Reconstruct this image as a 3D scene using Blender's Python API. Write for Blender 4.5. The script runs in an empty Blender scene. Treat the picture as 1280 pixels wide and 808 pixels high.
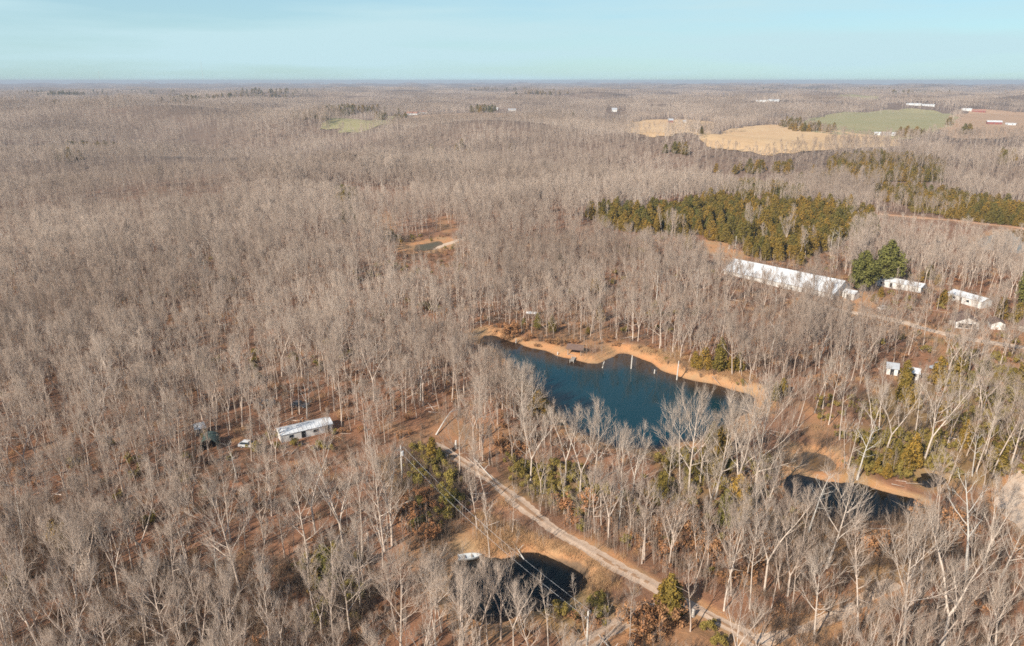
import bpy, math, random
import numpy as np
from mathutils import Vector, Matrix
R = math.radians
rnd = random.Random(7)
rng = np.random.default_rng(11)
scene = bpy.context.scene
col = scene.collection

# ------------------------------------------------------------------ camera, sky, sun, exposure
CAM_H = 85.0
HFOV = R(70.0)
FPX = 640.0 / math.tan(HFOV / 2)            # focal length in photograph pixels (1280 x 808)
PITCH = math.atan((404 - 101.0) / FPX)
cam_d = bpy.data.cameras.new('camera')
cam = bpy.data.objects.new('camera', cam_d); col.objects.link(cam)
cam.location = (0, 0, CAM_H); cam.rotation_euler = (R(90) - PITCH, 0, 0)
cam_d.sensor_fit = 'HORIZONTAL'; cam_d.angle = HFOV
cam_d.clip_start = 1.0; cam_d.clip_end = 80000
scene.camera = cam

SUN_EL = R(34); SHADOW_AZ = R(41)           # shadows fall away from the camera and to the right
sx, sy = -math.sin(SHADOW_AZ), -math.cos(SHADOW_AZ)
world = bpy.data.worlds.new('World'); scene.world = world; world.use_nodes = True
wn = world.node_tree.nodes; wl_ = world.node_tree.links
bg = wn['Background']
sky = wn.new('ShaderNodeTexSky'); sky.sky_type = 'NISHITA'; sky.sun_disc = False
sky.sun_elevation = SUN_EL; sky.sun_rotation = math.atan2(sx, sy) % (2 * math.pi)
sky.altitude = 300; sky.air_density = 1.0; sky.dust_density = 0.5; sky.ozone_density = 1.5
# thin high cirrus: the same everywhere round the sky, stretched along the horizon
tc = wn.new('ShaderNodeTexCoord'); mp = wn.new('ShaderNodeMapping'); mp.inputs['Scale'].default_value = (1.2, 1.2, 14)
nz = wn.new('ShaderNodeTexNoise'); nz.inputs['Scale'].default_value = 1.6; nz.inputs['Detail'].default_value = 5
mr = wn.new('ShaderNodeMapRange'); mr.inputs['From Min'].default_value = .40; mr.inputs['From Max'].default_value = .64
mr.inputs['To Min'].default_value = .45; mr.inputs['To Max'].default_value = 1.0
tint = wn.new('ShaderNodeMix'); tint.data_type = 'RGBA'; tint.blend_type = 'MULTIPLY'; tint.inputs['Factor'].default_value = 1
tint.inputs['B'].default_value = (0.52, 0.74, 0.86, 1)
cl = wn.new('ShaderNodeMix'); cl.data_type = 'RGBA'; cl.inputs['B'].default_value = (4.1, 5.75, 6.2, 1)
wl_.new(tc.outputs['Generated'], mp.inputs['Vector']); wl_.new(mp.outputs[0], nz.inputs['Vector'])
wl_.new(nz.outputs['Fac'], mr.inputs['Value']); wl_.new(sky.outputs[0], tint.inputs['A'])
# the veil is thick low down, where one looks through more air, and thins towards the zenith
sxyz = wn.new('ShaderNodeSeparateXYZ'); wl_.new(tc.outputs['Generated'], sxyz.inputs[0])
th = wn.new('ShaderNodeMapRange'); th.inputs['From Min'].default_value = 0.0; th.inputs['From Max'].default_value = .6; th.inputs['To Min'].default_value = 1.3; th.inputs['To Max'].default_value = .06
wl_.new(sxyz.outputs['Z'], th.inputs['Value'])
vm = wn.new('ShaderNodeMath'); vm.operation = 'MULTIPLY'; vm.use_clamp = True; wl_.new(th.outputs[0], vm.inputs[0]); wl_.new(mr.outputs[0], vm.inputs[1])
wl_.new(tint.outputs['Result'], cl.inputs['A']); wl_.new(vm.outputs[0], cl.inputs['Factor'])
wl_.new(cl.outputs['Result'], bg.inputs['Color'])
bg.inputs['Strength'].default_value = 0.10

sun_d = bpy.data.lights.new('sun', 'SUN'); sun_d.energy = 5.0; sun_d.angle = R(0.5); sun_d.color = (1.0, 0.91, 0.79)
sun = bpy.data.objects.new('sun', sun_d); col.objects.link(sun)
sun.rotation_euler = Vector((-sx * math.cos(SUN_EL), -sy * math.cos(SUN_EL), -math.sin(SUN_EL))).to_track_quat('-Z', 'Y').to_euler()
vs = scene.view_settings
vs.view_transform = 'Standard'; vs.look = 'None'; vs.exposure = 0.46; vs.gamma = 1.0; vs.use_curve_mapping = False
scene.render.engine = 'CYCLES'
cy = scene.cycles
cy.max_bounces = 4; cy.diffuse_bounces = 2; cy.glossy_bounces = 2; cy.transmission_bounces = 2; cy.volume_bounces = 0
cy.use_denoising = False; cy.use_adaptive_sampling = True; cy.adaptive_threshold = 0.012
cy.sample_clamp_indirect = 6; cy.caustics_reflective = False; cy.caustics_refractive = False
cy.pixel_filter_type = 'BLACKMAN_HARRIS'; cy.filter_width = 1.65

# ------------------------------------------------------------------ helpers
def sstep(a, b, x):
    t = np.clip((x - a) / (b - a), 0, 1); return t * t * (3 - 2 * t)

def tag(o, label=None, cat=None, group=None, kind=None):
    if label: o['label'] = label
    if cat: o['category'] = cat
    if group: o['group'] = group
    if kind: o['kind'] = kind
    return o

def link(name, me, parent=None, mats=None):
    o = bpy.data.objects.new(name, me); col.objects.link(o)
    if parent is not None: o.parent = parent
    if mats:
        for m in (mats if isinstance(mats, (list, tuple)) else [mats]): me.materials.append(m)
    return o

def empty(name, loc=(0, 0, 0), rz=0.0):
    o = bpy.data.objects.new(name, None); col.objects.link(o)
    o.location = loc; o.rotation_euler = (0, 0, rz); o.empty_display_size = 0.5
    return o

def mesh_np(name, v, f, smooth=False, mat_idx=None):
    """v (n,3), f list of arrays of faces (k,3) / (k,4)"""
    me = bpy.data.meshes.new(name)
    v = np.asarray(v, np.float32); me.vertices.add(len(v)); me.vertices.foreach_set('co', v.ravel())
    fs = [np.asarray(q, np.int32) for q in f if len(q)]
    loops = np.concatenate([q.ravel() for q in fs]); sizes = np.concatenate([np.full(len(q), q.shape[1], np.int32) for q in fs])
    me.loops.add(len(loops)); me.loops.foreach_set('vertex_index', loops)
    me.polygons.add(len(sizes))
    starts = np.concatenate([[0], np.cumsum(sizes)[:-1]]).astype(np.int32)
    me.polygons.foreach_set('loop_start', starts)
    if mat_idx is not None: me.polygons.foreach_set('material_index', np.asarray(mat_idx, np.int32))
    if smooth: me.polygons.foreach_set('use_smooth', np.ones(len(sizes), bool))
    me.update(calc_edges=True); me.validate()
    return me

class MB:
    def __init__(s): s.v = []; s.f = []
    def add(s, vs, fs):
        b = len(s.v); s.v += [tuple(p) for p in vs]; s.f += [tuple(b + i for i in q) for q in fs]; return s
    def box(s, x0, x1, y0, y1, z0, z1, rz=0.0, c=(0, 0)):
        p = [(x, y, z) for z in (z0, z1) for x, y in ((x0, y0), (x1, y0), (x1, y1), (x0, y1))]
        if rz:
            ca, sa = math.cos(rz), math.sin(rz)
            p = [(c[0] + (x - c[0]) * ca - (y - c[1]) * sa, c[1] + (x - c[0]) * sa + (y - c[1]) * ca, z) for x, y, z in p]
        return s.add(p, [(0, 3, 2, 1), (4, 5, 6, 7), (0, 1, 5, 4), (1, 2, 6, 5), (2, 3, 7, 6), (3, 0, 4, 7)])
    def prism(s, prof, y0, y1):           # profile in xz extruded along y
        n = len(prof)
        p = [(x, y0, z) for x, z in prof] + [(x, y1, z) for x, z in prof]
        return s.add(p, [tuple(range(n)), tuple(range(2 * n - 1, n - 1, -1))] + [(i, i + n, (i + 1) % n + n, (i + 1) % n) for i in range(n)])
    def prismx(s, prof, x0, x1):          # profile in yz extruded along x
        n = len(prof)
        p = [(x0, y, z) for y, z in prof] + [(x1, y, z) for y, z in prof]
        return s.add(p, [tuple(range(n - 1, -1, -1)), tuple(range(n, 2 * n))] + [(i, (i + 1) % n, (i + 1) % n + n, i + n) for i in range(n)])
    def tube(s, pts, rad, sides=6, cap=True):
        pts = [Vector(p) for p in pts]; n = len(pts); base = len(s.v)
        for i, p in enumerate(pts):
            d = (pts[min(i + 1, n - 1)] - pts[max(i - 1, 0)]).normalized()
            a = d.orthogonal().normalized() if abs(d.z) > .98 else d.cross(Vector((0, 0, 1))).normalized()
            b = d.cross(a); r = rad[i] if isinstance(rad, (list, tuple)) else rad
            for k in range(sides):
                t = 2 * math.pi * k / sides
                s.v.append(tuple(p + a * (r * math.cos(t)) + b * (r * math.sin(t))))
        for i in range(n - 1):
            for k in range(sides):
                k2 = (k + 1) % sides
                s.f.append((base + i * sides + k, base + i * sides + k2, base + (i + 1) * sides + k2, base + (i + 1) * sides + k))
        if cap:
            s.f.append(tuple(base + k for k in range(sides - 1, -1, -1)))
            s.f.append(tuple(base + (n - 1) * sides + k for k in range(sides)))
        return s
    def mesh(s, name, smooth=False):
        me = bpy.data.meshes.new(name); me.from_pydata(s.v, [], s.f); me.update()
        if smooth: me.polygons.foreach_set('use_smooth', np.ones(len(me.polygons), bool))
        return me
    def build(s, name, mat, parent=None, smooth=False): return link(name, s.mesh(name, smooth), parent, mat)

# ------------------------------------------------------------------ procedural materials
def new_mat(name, rough=.9, spec=.2):
    m = bpy.data.materials.new(name); m.use_nodes = True
    b = m.node_tree.nodes['Principled BSDF']; b.inputs['Roughness'].default_value = rough
    b.inputs['Specular IOR Level'].default_value = spec
    return m, m.node_tree, b

def mix(nt, a, b, fac, mode='MIX'):
    n = nt.nodes.new('ShaderNodeMix'); n.data_type = 'RGBA'; n.blend_type = mode
    for key, val in (('A', a), ('B', b), ('Factor', fac)):
        if isinstance(val, bpy.types.NodeSocket): nt.links.new(val, n.inputs[key])
        elif key == 'Factor': n.inputs[key].default_value = val
        else: n.inputs[key].default_value = (*val[:3], 1)
    return n.outputs['Result']

def noise(nt, scale, detail=4, rough=.6, coord=None, stretch=None):
    n = nt.nodes.new('ShaderNodeTexNoise'); n.inputs['Scale'].default_value = scale
    n.inputs['Detail'].default_value = detail; n.inputs['Roughness'].default_value = rough
    if coord is None:
        t = nt.nodes.new('ShaderNodeTexCoord'); coord = t.outputs['Object']
    if stretch:
        mpn = nt.nodes.new('ShaderNodeMapping'); mpn.inputs['Scale'].default_value = stretch
        nt.links.new(coord, mpn.inputs['Vector']); coord = mpn.outputs[0]
    nt.links.new(coord, n.inputs['Vector'])
    return n.outputs['Fac']

def ramp(nt, fac, a, b, lo=0., hi=1.):
    n = nt.nodes.new('ShaderNodeMapRange'); nt.links.new(fac, n.inputs['Value'])
    n.inputs['From Min'].default_value = a; n.inputs['From Max'].default_value = b
    n.inputs['To Min'].default_value = lo; n.inputs['To Max'].default_value = hi
    return n.outputs[0]

def obj_random(nt):
    return nt.nodes.new('ShaderNodeObjectInfo').outputs['Random']

def plain(name, c, c2=None, scale=2.0, rough=.7, spec=.3, metal=0.0, stretch=None):
    m, nt, b = new_mat(name, rough, spec); b.inputs['Metallic'].default_value = metal
    c2 = c2 or tuple(x * .72 for x in c)
    f = ramp(nt, noise(nt, scale, 5, .65, stretch=stretch), .3, .72)
    nt.links.new(mix(nt, c, c2, f), b.inputs['Base Color'])
    return m

def varied(name, c1, c2, c3, scale, rough=.95, spec=.1, regw=.62):
    """colour varies from thing to thing (c1..c2) and, finely, towards c3"""
    m, nt, b = new_mat(name, rough, spec)
    pos = nt.nodes.new('ShaderNodeNewGeometry').outputs['Position']
    reg = ramp(nt, noise(nt, .0042, 5, .72, pos), .42, .58)
    base = mix(nt, c1, c2, mix(nt, obj_random(nt), reg, regw))
    nt.links.new(mix(nt, base, c3, ramp(nt, noise(nt, scale, 3), .42, .75)), b.inputs['Base Color'])
    return m

M_bark = varied('bark', (.73, .61, .51), (.38, .285, .222), (.34, .26, .20), 1.2)
M_twig = varied('twigs', (.56, .445, .355), (.225, .165, .127), (.315, .24, .187), .8)
M_palebark = varied('pale_bark', (.72, .62, .525), (.52, .42, .34), (.40, .315, .25), 1.2)
M_paletwig = varied('pale_twigs', (.52, .425, .345), (.32, .25, .195), (.34, .265, .21), .8)
M_cedar = varied('cedar_foliage', (.13, .125, .034), (.40, .225, .042), (.11, .098, .028), .9, regw=.2)
M_pine = varied('pine_foliage', (.19, .175, .045), (.16, .155, .045), (.115, .115, .036), .5)
M_green = varied('green_shrub_leaves', (.25, .20, .05), (.33, .22, .06), (.16, .135, .04), 1.2)
M_rust = varied('withered_leaves', (.42, .19, .085), (.36, .22, .11), (.27, .13, .065), 1.0)
M_brush = varied('brush_stems', (.29, .21, .15), (.15, .095, .065), (.13, .088, .062), 1.0)
M_drygrass = varied('dry_grass', (.50, .32, .17), (.46, .25, .12), (.36, .22, .12), 1.0)
M_white = plain('white_metal', (.70, .71, .71), (.58, .59, .60), .35, .45, .4, stretch=(1, 1, .2))
M_wall = plain('white_siding', (.74, .73, .70), (.62, .60, .56), .8, .7)
M_greyroof = plain('grey_metal_roof', (.46, .48, .50), (.36, .37, .39), .7, .45, .4)
M_brownroof = plain('brown_shingle', (.20, .13, .10), (.13, .085, .07), 1.5, .9)
M_redwall = plain('red_boards', (.32, .10, .08), (.22, .07, .06), 1.0, .8)
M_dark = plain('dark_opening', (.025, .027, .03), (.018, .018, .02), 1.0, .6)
M_glass = plain('window_glass', (.03, .04, .05), (.02, .03, .04), .5, .08, .6)
M_tarp = plain('green_tarpaulin', (.12, .17, .14), (.07, .10, .085), 1.2, .6)
M_pole = plain('weathered_wood', (.40, .35, .30), (.27, .23, .19), 3, .9, stretch=(4, 4, .4))
M_snag = plain('bleached_wood', (.66, .62, .56), (.50, .45, .39), 3, .9, stretch=(4, 4, .4))
M_wire = plain('aluminium_wire', (.50, .50, .50), (.42, .42, .42), 1, .4, .5)
M_carw = plain('white_car_paint', (.72, .72, .72), (.66, .66, .66), 1, .25, .5)
M_card = plain('dark_car_paint', (.07, .08, .10), (.05, .06, .08), 1, .25, .5)
M_tyre = plain('tyre_rubber', (.02, .02, .02), (.03, .03, .03), 1, .9)
M_steel = plain('galvanised_steel', (.5, .5, .5), (.4, .4, .4), 1, .4, .5)

def ground_mat():
    m, nt, b = new_mat('leaf_litter', .95, .1)
    tcn = nt.nodes.new('ShaderNodeTexCoord'); g = tcn.outputs['Object']
    big = ramp(nt, noise(nt, .012, 4, .6, g), .35, .65)
    mid = ramp(nt, noise(nt, .11, 5, .65, g), .36, .66)
    fine = ramp(nt, noise(nt, 1.6, 4, .7, g), .35, .7)
    c = mix(nt, (.37, .165, .088), (.28, .16, .098), big)
    c = mix(nt, c, (.18, .095, .056), mid)
    c = mix(nt, c, (.42, .22, .125), ramp(nt, noise(nt, .35, 4, .6, g), .56, .74))
    c = mix(nt, c, (.16, .088, .055), ramp(nt, fine, .35, 1, 0, .55))
    c = mix(nt, c, (.50, .29, .17), ramp(nt, noise(nt, 5.5, 3, .7, g), .60, .78, 0, .7))
    c = mix(nt, c, (.09, .055, .038), ramp(nt, noise(nt, 3.1, 4, .75, g), .56, .72, 0, .7))
    def at(n):
        a = nt.nodes.new('ShaderNodeAttribute'); a.attribute_name = n; return a.outputs['Fac']
    bank = mix(nt, (.62, .30, .135), (.46, .22, .10), fine)
    bank = mix(nt, bank, (.40, .26, .14), mid)
    c = mix(nt, c, bank, at('bank'))
    mud = mix(nt, (.20, .13, .08), (.13, .09, .06), fine)
    c = mix(nt, c, mud, at('mud'))
    grs = mix(nt, (.20, .16, .055), (.30, .20, .09), mid)
    c = mix(nt, c, grs, at('grass'))
    farc = mix(nt, (.22, .15, .11), (.15, .11, .085), ramp(nt, noise(nt, .004, 5, .65, g), .35, .65))
    c = mix(nt, c, farc, at('far'))
    nt.links.new(c, b.inputs['Base Color'])
    bp = nt.nodes.new('ShaderNodeBump'); bp.inputs['Strength'].default_value = .6; bp.inputs['Distance'].default_value = .25
    nt.links.new(noise(nt, 2.2, 5, .7, g), bp.inputs['Height']); nt.links.new(bp.outputs[0], b.inputs['Normal'])
    return m
M_ground = ground_mat()

def soil_mat(name, a, b_, c_, s=1.0):
    m, nt, b = new_mat(name, .95, .1)
    g = nt.nodes.new('ShaderNodeTexCoord').outputs['Object']
    c = mix(nt, a, b_, ramp(nt, noise(nt, .5 * s, 5, .65, g), .38, .64))
    c = mix(nt, c, c_, ramp(nt, noise(nt, 2.4 * s, 4, .7, g), .5, .75))
    nt.links.new(c, b.inputs['Base Color'])
    bp = nt.nodes.new('ShaderNodeBump'); bp.inputs['Strength'].default_value = .5; bp.inputs['Distance'].default_value = .08
    nt.links.new(noise(nt, 5 * s, 4, .7, g), bp.inputs['Height']); nt.links.new(bp.outputs[0], b.inputs['Normal'])
    return m
M_gravel = soil_mat('pale_gravel', (.57, .425, .315), (.47, .335, .24), (.36, .24, .155))
M_verge = soil_mat('track_middle', (.40, .24, .14), (.33, .20, .12), (.25, .15, .09))
M_sand = soil_mat('bare_sand', (.70, .55, .42), (.60, .42, .29), (.45, .28, .17))
M_tan = soil_mat('dry_pasture', (.66, .45, .25), (.60, .39, .215), (.52, .34, .18), .03)
M_fgreen = soil_mat('winter_wheat', (.31, .28, .14), (.37, .31, .165), (.27, .255, .12), .03)
M_fbrown = soil_mat('bare_pasture', (.46, .29, .18), (.40, .26, .165), (.52, .36, .24), .03)

def water_mat(name, deep, shallow, spec=.5, attr=True):
    m, nt, b = new_mat(name, .025 if spec > .2 else .35, .5); b.inputs['IOR'].default_value = 1.33; b.inputs['Specular IOR Level'].default_value = spec
    g = nt.nodes.new('ShaderNodeTexCoord').outputs['Object']
    if attr:
        a = nt.nodes.new('ShaderNodeAttribute'); a.attribute_name = 'shallow'
        nt.links.new(mix(nt, deep, shallow, a.outputs['Fac']), b.inputs['Base Color'])
    else: b.inputs['Base Color'].default_value = (*deep, 1)
    bp = nt.nodes.new('ShaderNodeBump'); bp.inputs['Strength'].default_value = .008; bp.inputs['Distance'].default_value = .02
    nt.links.new(noise(nt, .9, 3, .5, g), bp.inputs['Height']); nt.links.new(bp.outputs[0], b.inputs['Normal'])
    return m
M_water = water_mat('deep_teal_water', (.0003, .030, .043), (.06, .036, .022), .38)
M_dwater = water_mat('dark_pond_water', (.004, .007, .008), (.03, .02, .012), .3)
M_cwater = water_mat('grey_green_water', (.11, .095, .065), (.17, .115, .07), .02)
M_mwater = water_mat('brown_reflection_water', (.17, .095, .04), (.20, .12, .06), .35)  # golden brown base colour holds the pool's reflection of the orange surroundings

# ------------------------------------------------------------------ terrain and picture-to-ground mapping
FWD = np.array([0, math.cos(PITCH), -math.sin(PITCH)]); UP = np.array([0, math.sin(PITCH), math.cos(PITCH)])
def G(px, py, z=0.0):
    d = FWD + np.array([1., 0, 0]) * ((px - 640) / FPX) + UP * ((404 - py) / FPX)
    t = (CAM_H - z) / -d[2]
    return np.array([d[0] * t, d[1] * t])
def proj(x, y, z):
    x, y, z = np.asarray(x, float), np.asarray(y, float), np.asarray(z, float) - CAM_H
    dep = y * FWD[1] + z * FWD[2]; u = y * UP[1] + z * UP[2]
    return 640 + FPX * x / dep, 404 - FPX * u / dep
def poly(pts, z=0.0): return np.array([G(x, y, z) for x, y in pts])
def inside(P, x, y):
    x = np.asarray(x); y = np.asarray(y); r = np.zeros(x.shape, bool); n = len(P)
    for i in range(n):
        x0, y0 = P[i]; x1, y1 = P[(i + 1) % n]
        if y0 == y1: continue
        c = ((y0 > y) != (y1 > y)) & (x < (x1 - x0) * (y - y0) / (y1 - y0) + x0); r ^= c
    return r
def linedist(P, x, y, closed=True):
    x = np.asarray(x, float); y = np.asarray(y, float); d = np.full(x.shape, 1e9); n = len(P)
    for i in range(n if closed else n - 1):
        a = P[i]; b = P[(i + 1) % n]; e = b - a; L = max(e @ e, 1e-9)
        t = np.clip(((x - a[0]) * e[0] + (y - a[1]) * e[1]) / L, 0, 1)
        d = np.minimum(d, np.hypot(x - a[0] - t * e[0], y - a[1] - t * e[1]))
    return d
def sdist(P, x, y):
    d = linedist(P, x, y); return np.where(inside(P, x, y), -d, d)
def smooth_poly(P, it=2):
    for _ in range(it):
        Q = np.roll(P, -1, 0); P = np.stack([.75 * P + .25 * Q, .25 * P + .75 * Q], 1).reshape(-1, 2)
    return P
def smooth_line(P, it=3):
    P = np.asarray(P)
    for _ in range(it):
        Q = np.stack([.75 * P[:-1] + .25 * P[1:], .25 * P[:-1] + .75 * P[1:]], 1).reshape(-1, 2); P = np.vstack([P[:1], Q, P[-1:]])
    return P

WL = -1.3
def pond_poly(pts, wl=WL):
    P = smooth_poly(poly(pts, wl), 3); n = len(P); nr = np.roll(P, -1, 0) - np.roll(P, 1, 0); nr = np.stack([-nr[:, 1], nr[:, 0]], 1) / (np.linalg.norm(nr, axis=1, keepdims=True) + 1e-6)
    s_ = np.cumsum(np.linalg.norm(P - np.roll(P, 1, 0), axis=1)); w = .45 * np.sin(s_ / 1.9) + .4 * np.sin(s_ / 3.7 + 1) + .35 * np.sin(s_ / 7.1 + 2) + .12 * np.random.default_rng(5).normal(size=n)
    return P + nr * w[:, None]
POND = {
 'big': (pond_poly([(596, 421), (622, 421), (647, 429), (682, 440), (702, 446), (722, 452), (742, 456), (756, 455), (763, 447), (770, 441), (792, 443), (822, 460), (846, 472), (888, 481), (925, 488),
                    (948, 498), (930, 520), (880, 548), (830, 562), (775, 560), (728, 545), (700, 520), (680, 497), (660, 474), (632, 450)]), WL),
 'right_upper': (pond_poly([(994, 573), (1010, 568), (1030, 569), (1046, 576), (1049, 586), (1032, 591), (1004, 589)]), WL),
 'right_lower': (pond_poly([(975, 600), (1000, 596), (1040, 602), (1075, 604), (1098, 611), (1125, 621), (1153, 629), (1150, 643), (1110, 650), (1060, 650), (1010, 637), (980, 616)]), WL),
 'right_strip': (pond_poly([(1140, 595), (1172, 595), (1182, 604), (1168, 613), (1148, 607)]), WL),
 'bottom': (pond_poly([(562, 712), (585, 699), (620, 697), (640, 695), (656, 689), (690, 693), (722, 708), (738, 724), (724, 746), (692, 755), (640, 772), (590, 778), (560, 750)]), WL),
 'clearing': (pond_poly([(516, 309), (526, 306), (540, 303), (552, 301), (553, 305), (546, 310), (534, 314), (520, 314)], -.6), -.6),
 'stream': (pond_poly([(1215, 304), (1240, 293), (1275, 287), (1310, 288), (1330, 300), (1310, 316), (1250, 318)], -1.0), -1.0),
}
ROADPX = [(540, 556), (552, 562), (566, 571), (590, 585), (618, 603), (640, 622), (665, 642), (700, 667), (735, 688), (770, 708), (800, 723), (835, 743), (865, 758), (890, 772), (925, 792), (960, 815), (1000, 850), (1040, 900)]
ROAD = smooth_line(poly(ROADPX))
TRACK = smooth_line(poly([(690, 840), (725, 812), (750, 797), (775, 780), (805, 765), (838, 752)]))
BROAD = smooth_line(poly([(1010, 376), (1045, 386), (1080, 391), (1115, 399), (1150, 408), (1190, 420), (1230, 428), (1265, 434), (1330, 442)]))
PATH3 = smooth_line(poly([(1120, 728), (1090, 742), (1060, 762), (1020, 780), (980, 795), (945, 803)]))
PATH4 = smooth_line(poly([(1320, 690), (1290, 655), (1268, 640), (1262, 618), (1285, 596), (1320, 590)]))
RTRACK = smooth_line(poly([(1080, 266), (1120, 268), (1165, 270), (1210, 274), (1250, 279), (1290, 286), (1340, 296)]))
# fields (ground outlines; trees in front hide their near edges)
FIELD = {
 'tan_field': (([(862, 184), (900, 168), (940, 156), (1000, 157), (1050, 163), (1125, 175), (1118, 186), (1000, 193), (910, 190)]), 'M_tan'),
 'green_field': (([(985, 158), (1030, 146), (1075, 139.5), (1130, 137), (1195, 139.5), (1192, 152), (1170, 166), (1140, 175), (1085, 173), (1020, 167)]), 'M_fgreen'),
 'brown_field': (([(1172, 164), (1194, 150), (1200, 138), (1230, 136), (1320, 143), (1330, 165), (1290, 172), (1230, 174), (1180, 174)]), 'M_fbrown'),
 'small_tan_field': (([(780, 160), (795, 151), (850, 149), (892, 152), (892, 168), (840, 174), (790, 170)]), 'M_tan'),
 'left_green_field': (([(400, 160), (420, 150), (470, 145.5), (500, 145.5), (500, 156), (470, 164), (420, 166)]), 'M_fgreen'),
 'far_meadow': (([(1040, 123), (1060, 118.5), (1095, 118.5), (1105, 123), (1080, 126)]), 'M_fgreen'),
 'village_meadow': (([(508, 148), (530, 144), (600, 141), (650, 142), (670, 145), (600, 148), (550, 149)]), 'M_fbrown'),
}
def T(x, y):
    x = np.asarray(x, float); y = np.asarray(y, float); d = np.hypot(x, y)
    w = sstep(420, 1000, d); A = 33 - 5 * sstep(1500, 4000, d) + 4 * sstep(4000, 9000, d)
    h = (np.sin(x / 210 + 1.3 * np.sin(y / 370)) * .5 + np.sin(y / 165 + 1.1 * np.sin(x / 420 + 1)) * .75 + .75 * np.sin((.5 * x + y) / 92 + 2 + .8 * np.sin(x / 300)) + .4 * np.sin((y - .6 * x) / 57))
    h2 = np.sin(x / 1900 + 1.0 * np.sin(y / 2300)) + np.sin(y / 1300 + x / 2600)
    m = np.exp(-((x - 780) / 700) ** 4 - ((y - 1500) / 650) ** 4)
    m2 = np.exp(-((x + 60) / 420) ** 4 - ((y - 1850) / 420) ** 4)
    k = (1 - m) * (1 - m2)
    out = w * k * (A * h * .55 + 7 * h2 * sstep(1200, 4000, d)) + m * .011 * (y - 1000) + m2 * .012 * (y - 1500)
    out = out + 5 * sstep(7000, 13000, d) * (1 + .5 * np.sin(x / 2100 + 2)) - d * d / 12.7e6 * .0
    near = (1 - w) * (.55 * np.sin(x / 17 + y / 29) * np.sin(y / 21 + 1) + .25 * np.sin(x / 7.3) * np.sin(y / 8.1))
    return out + near
def ground_z(x, y):
    """terrain with ponds and their banks cut in"""
    x = np.asarray(x, float); y = np.asarray(y, float); h = T(x, y)
    for nm, (P, wl) in POND.items():
        lo = P.min(0) - 25; hi = P.max(0) + 25
        s = (x > lo[0]) & (x < hi[0]) & (y > lo[1]) & (y < hi[1])
        if not s.any(): continue
        d = sdist(P, x[s], y[s]); bw = 4.5
        out = wl + (h[s] - wl) * sstep(0, bw, d); inn = wl + np.maximum(d * .35, -2.2)
        h[s] = np.where(d > 0, np.minimum(out, h[s]), inn)
    for L in (ROAD, TRACK):
        d = linedist(L, x, y, False); k = 1 - sstep(2.5, 6, d); h = np.where(k > 0, h * (1 - k) + np.maximum(h * .0, -.2) * k, h)
    return h
def gz(x, y): return float(ground_z(np.array([x]), np.array([y]))[0])
def Gt(px, py):
    """ground point behind a pixel, following the terrain"""
    d = FWD + np.array([1., 0, 0]) * ((px - 640) / FPX) + UP * ((404 - py) / FPX)
    ts = np.geomspace(60, 25000, 6000); x = d[0] * ts; y = d[1] * ts; z = CAM_H + d[2] * ts
    b = np.nonzero(z < T(x, y))[0]
    i = b[0] if len(b) else len(ts) - 1
    return np.array([x[i], y[i]])

FIELD = {k: (np.array([Gt(x, y) for x, y in P]), m) for k, (P, m) in FIELD.items()}
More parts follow.
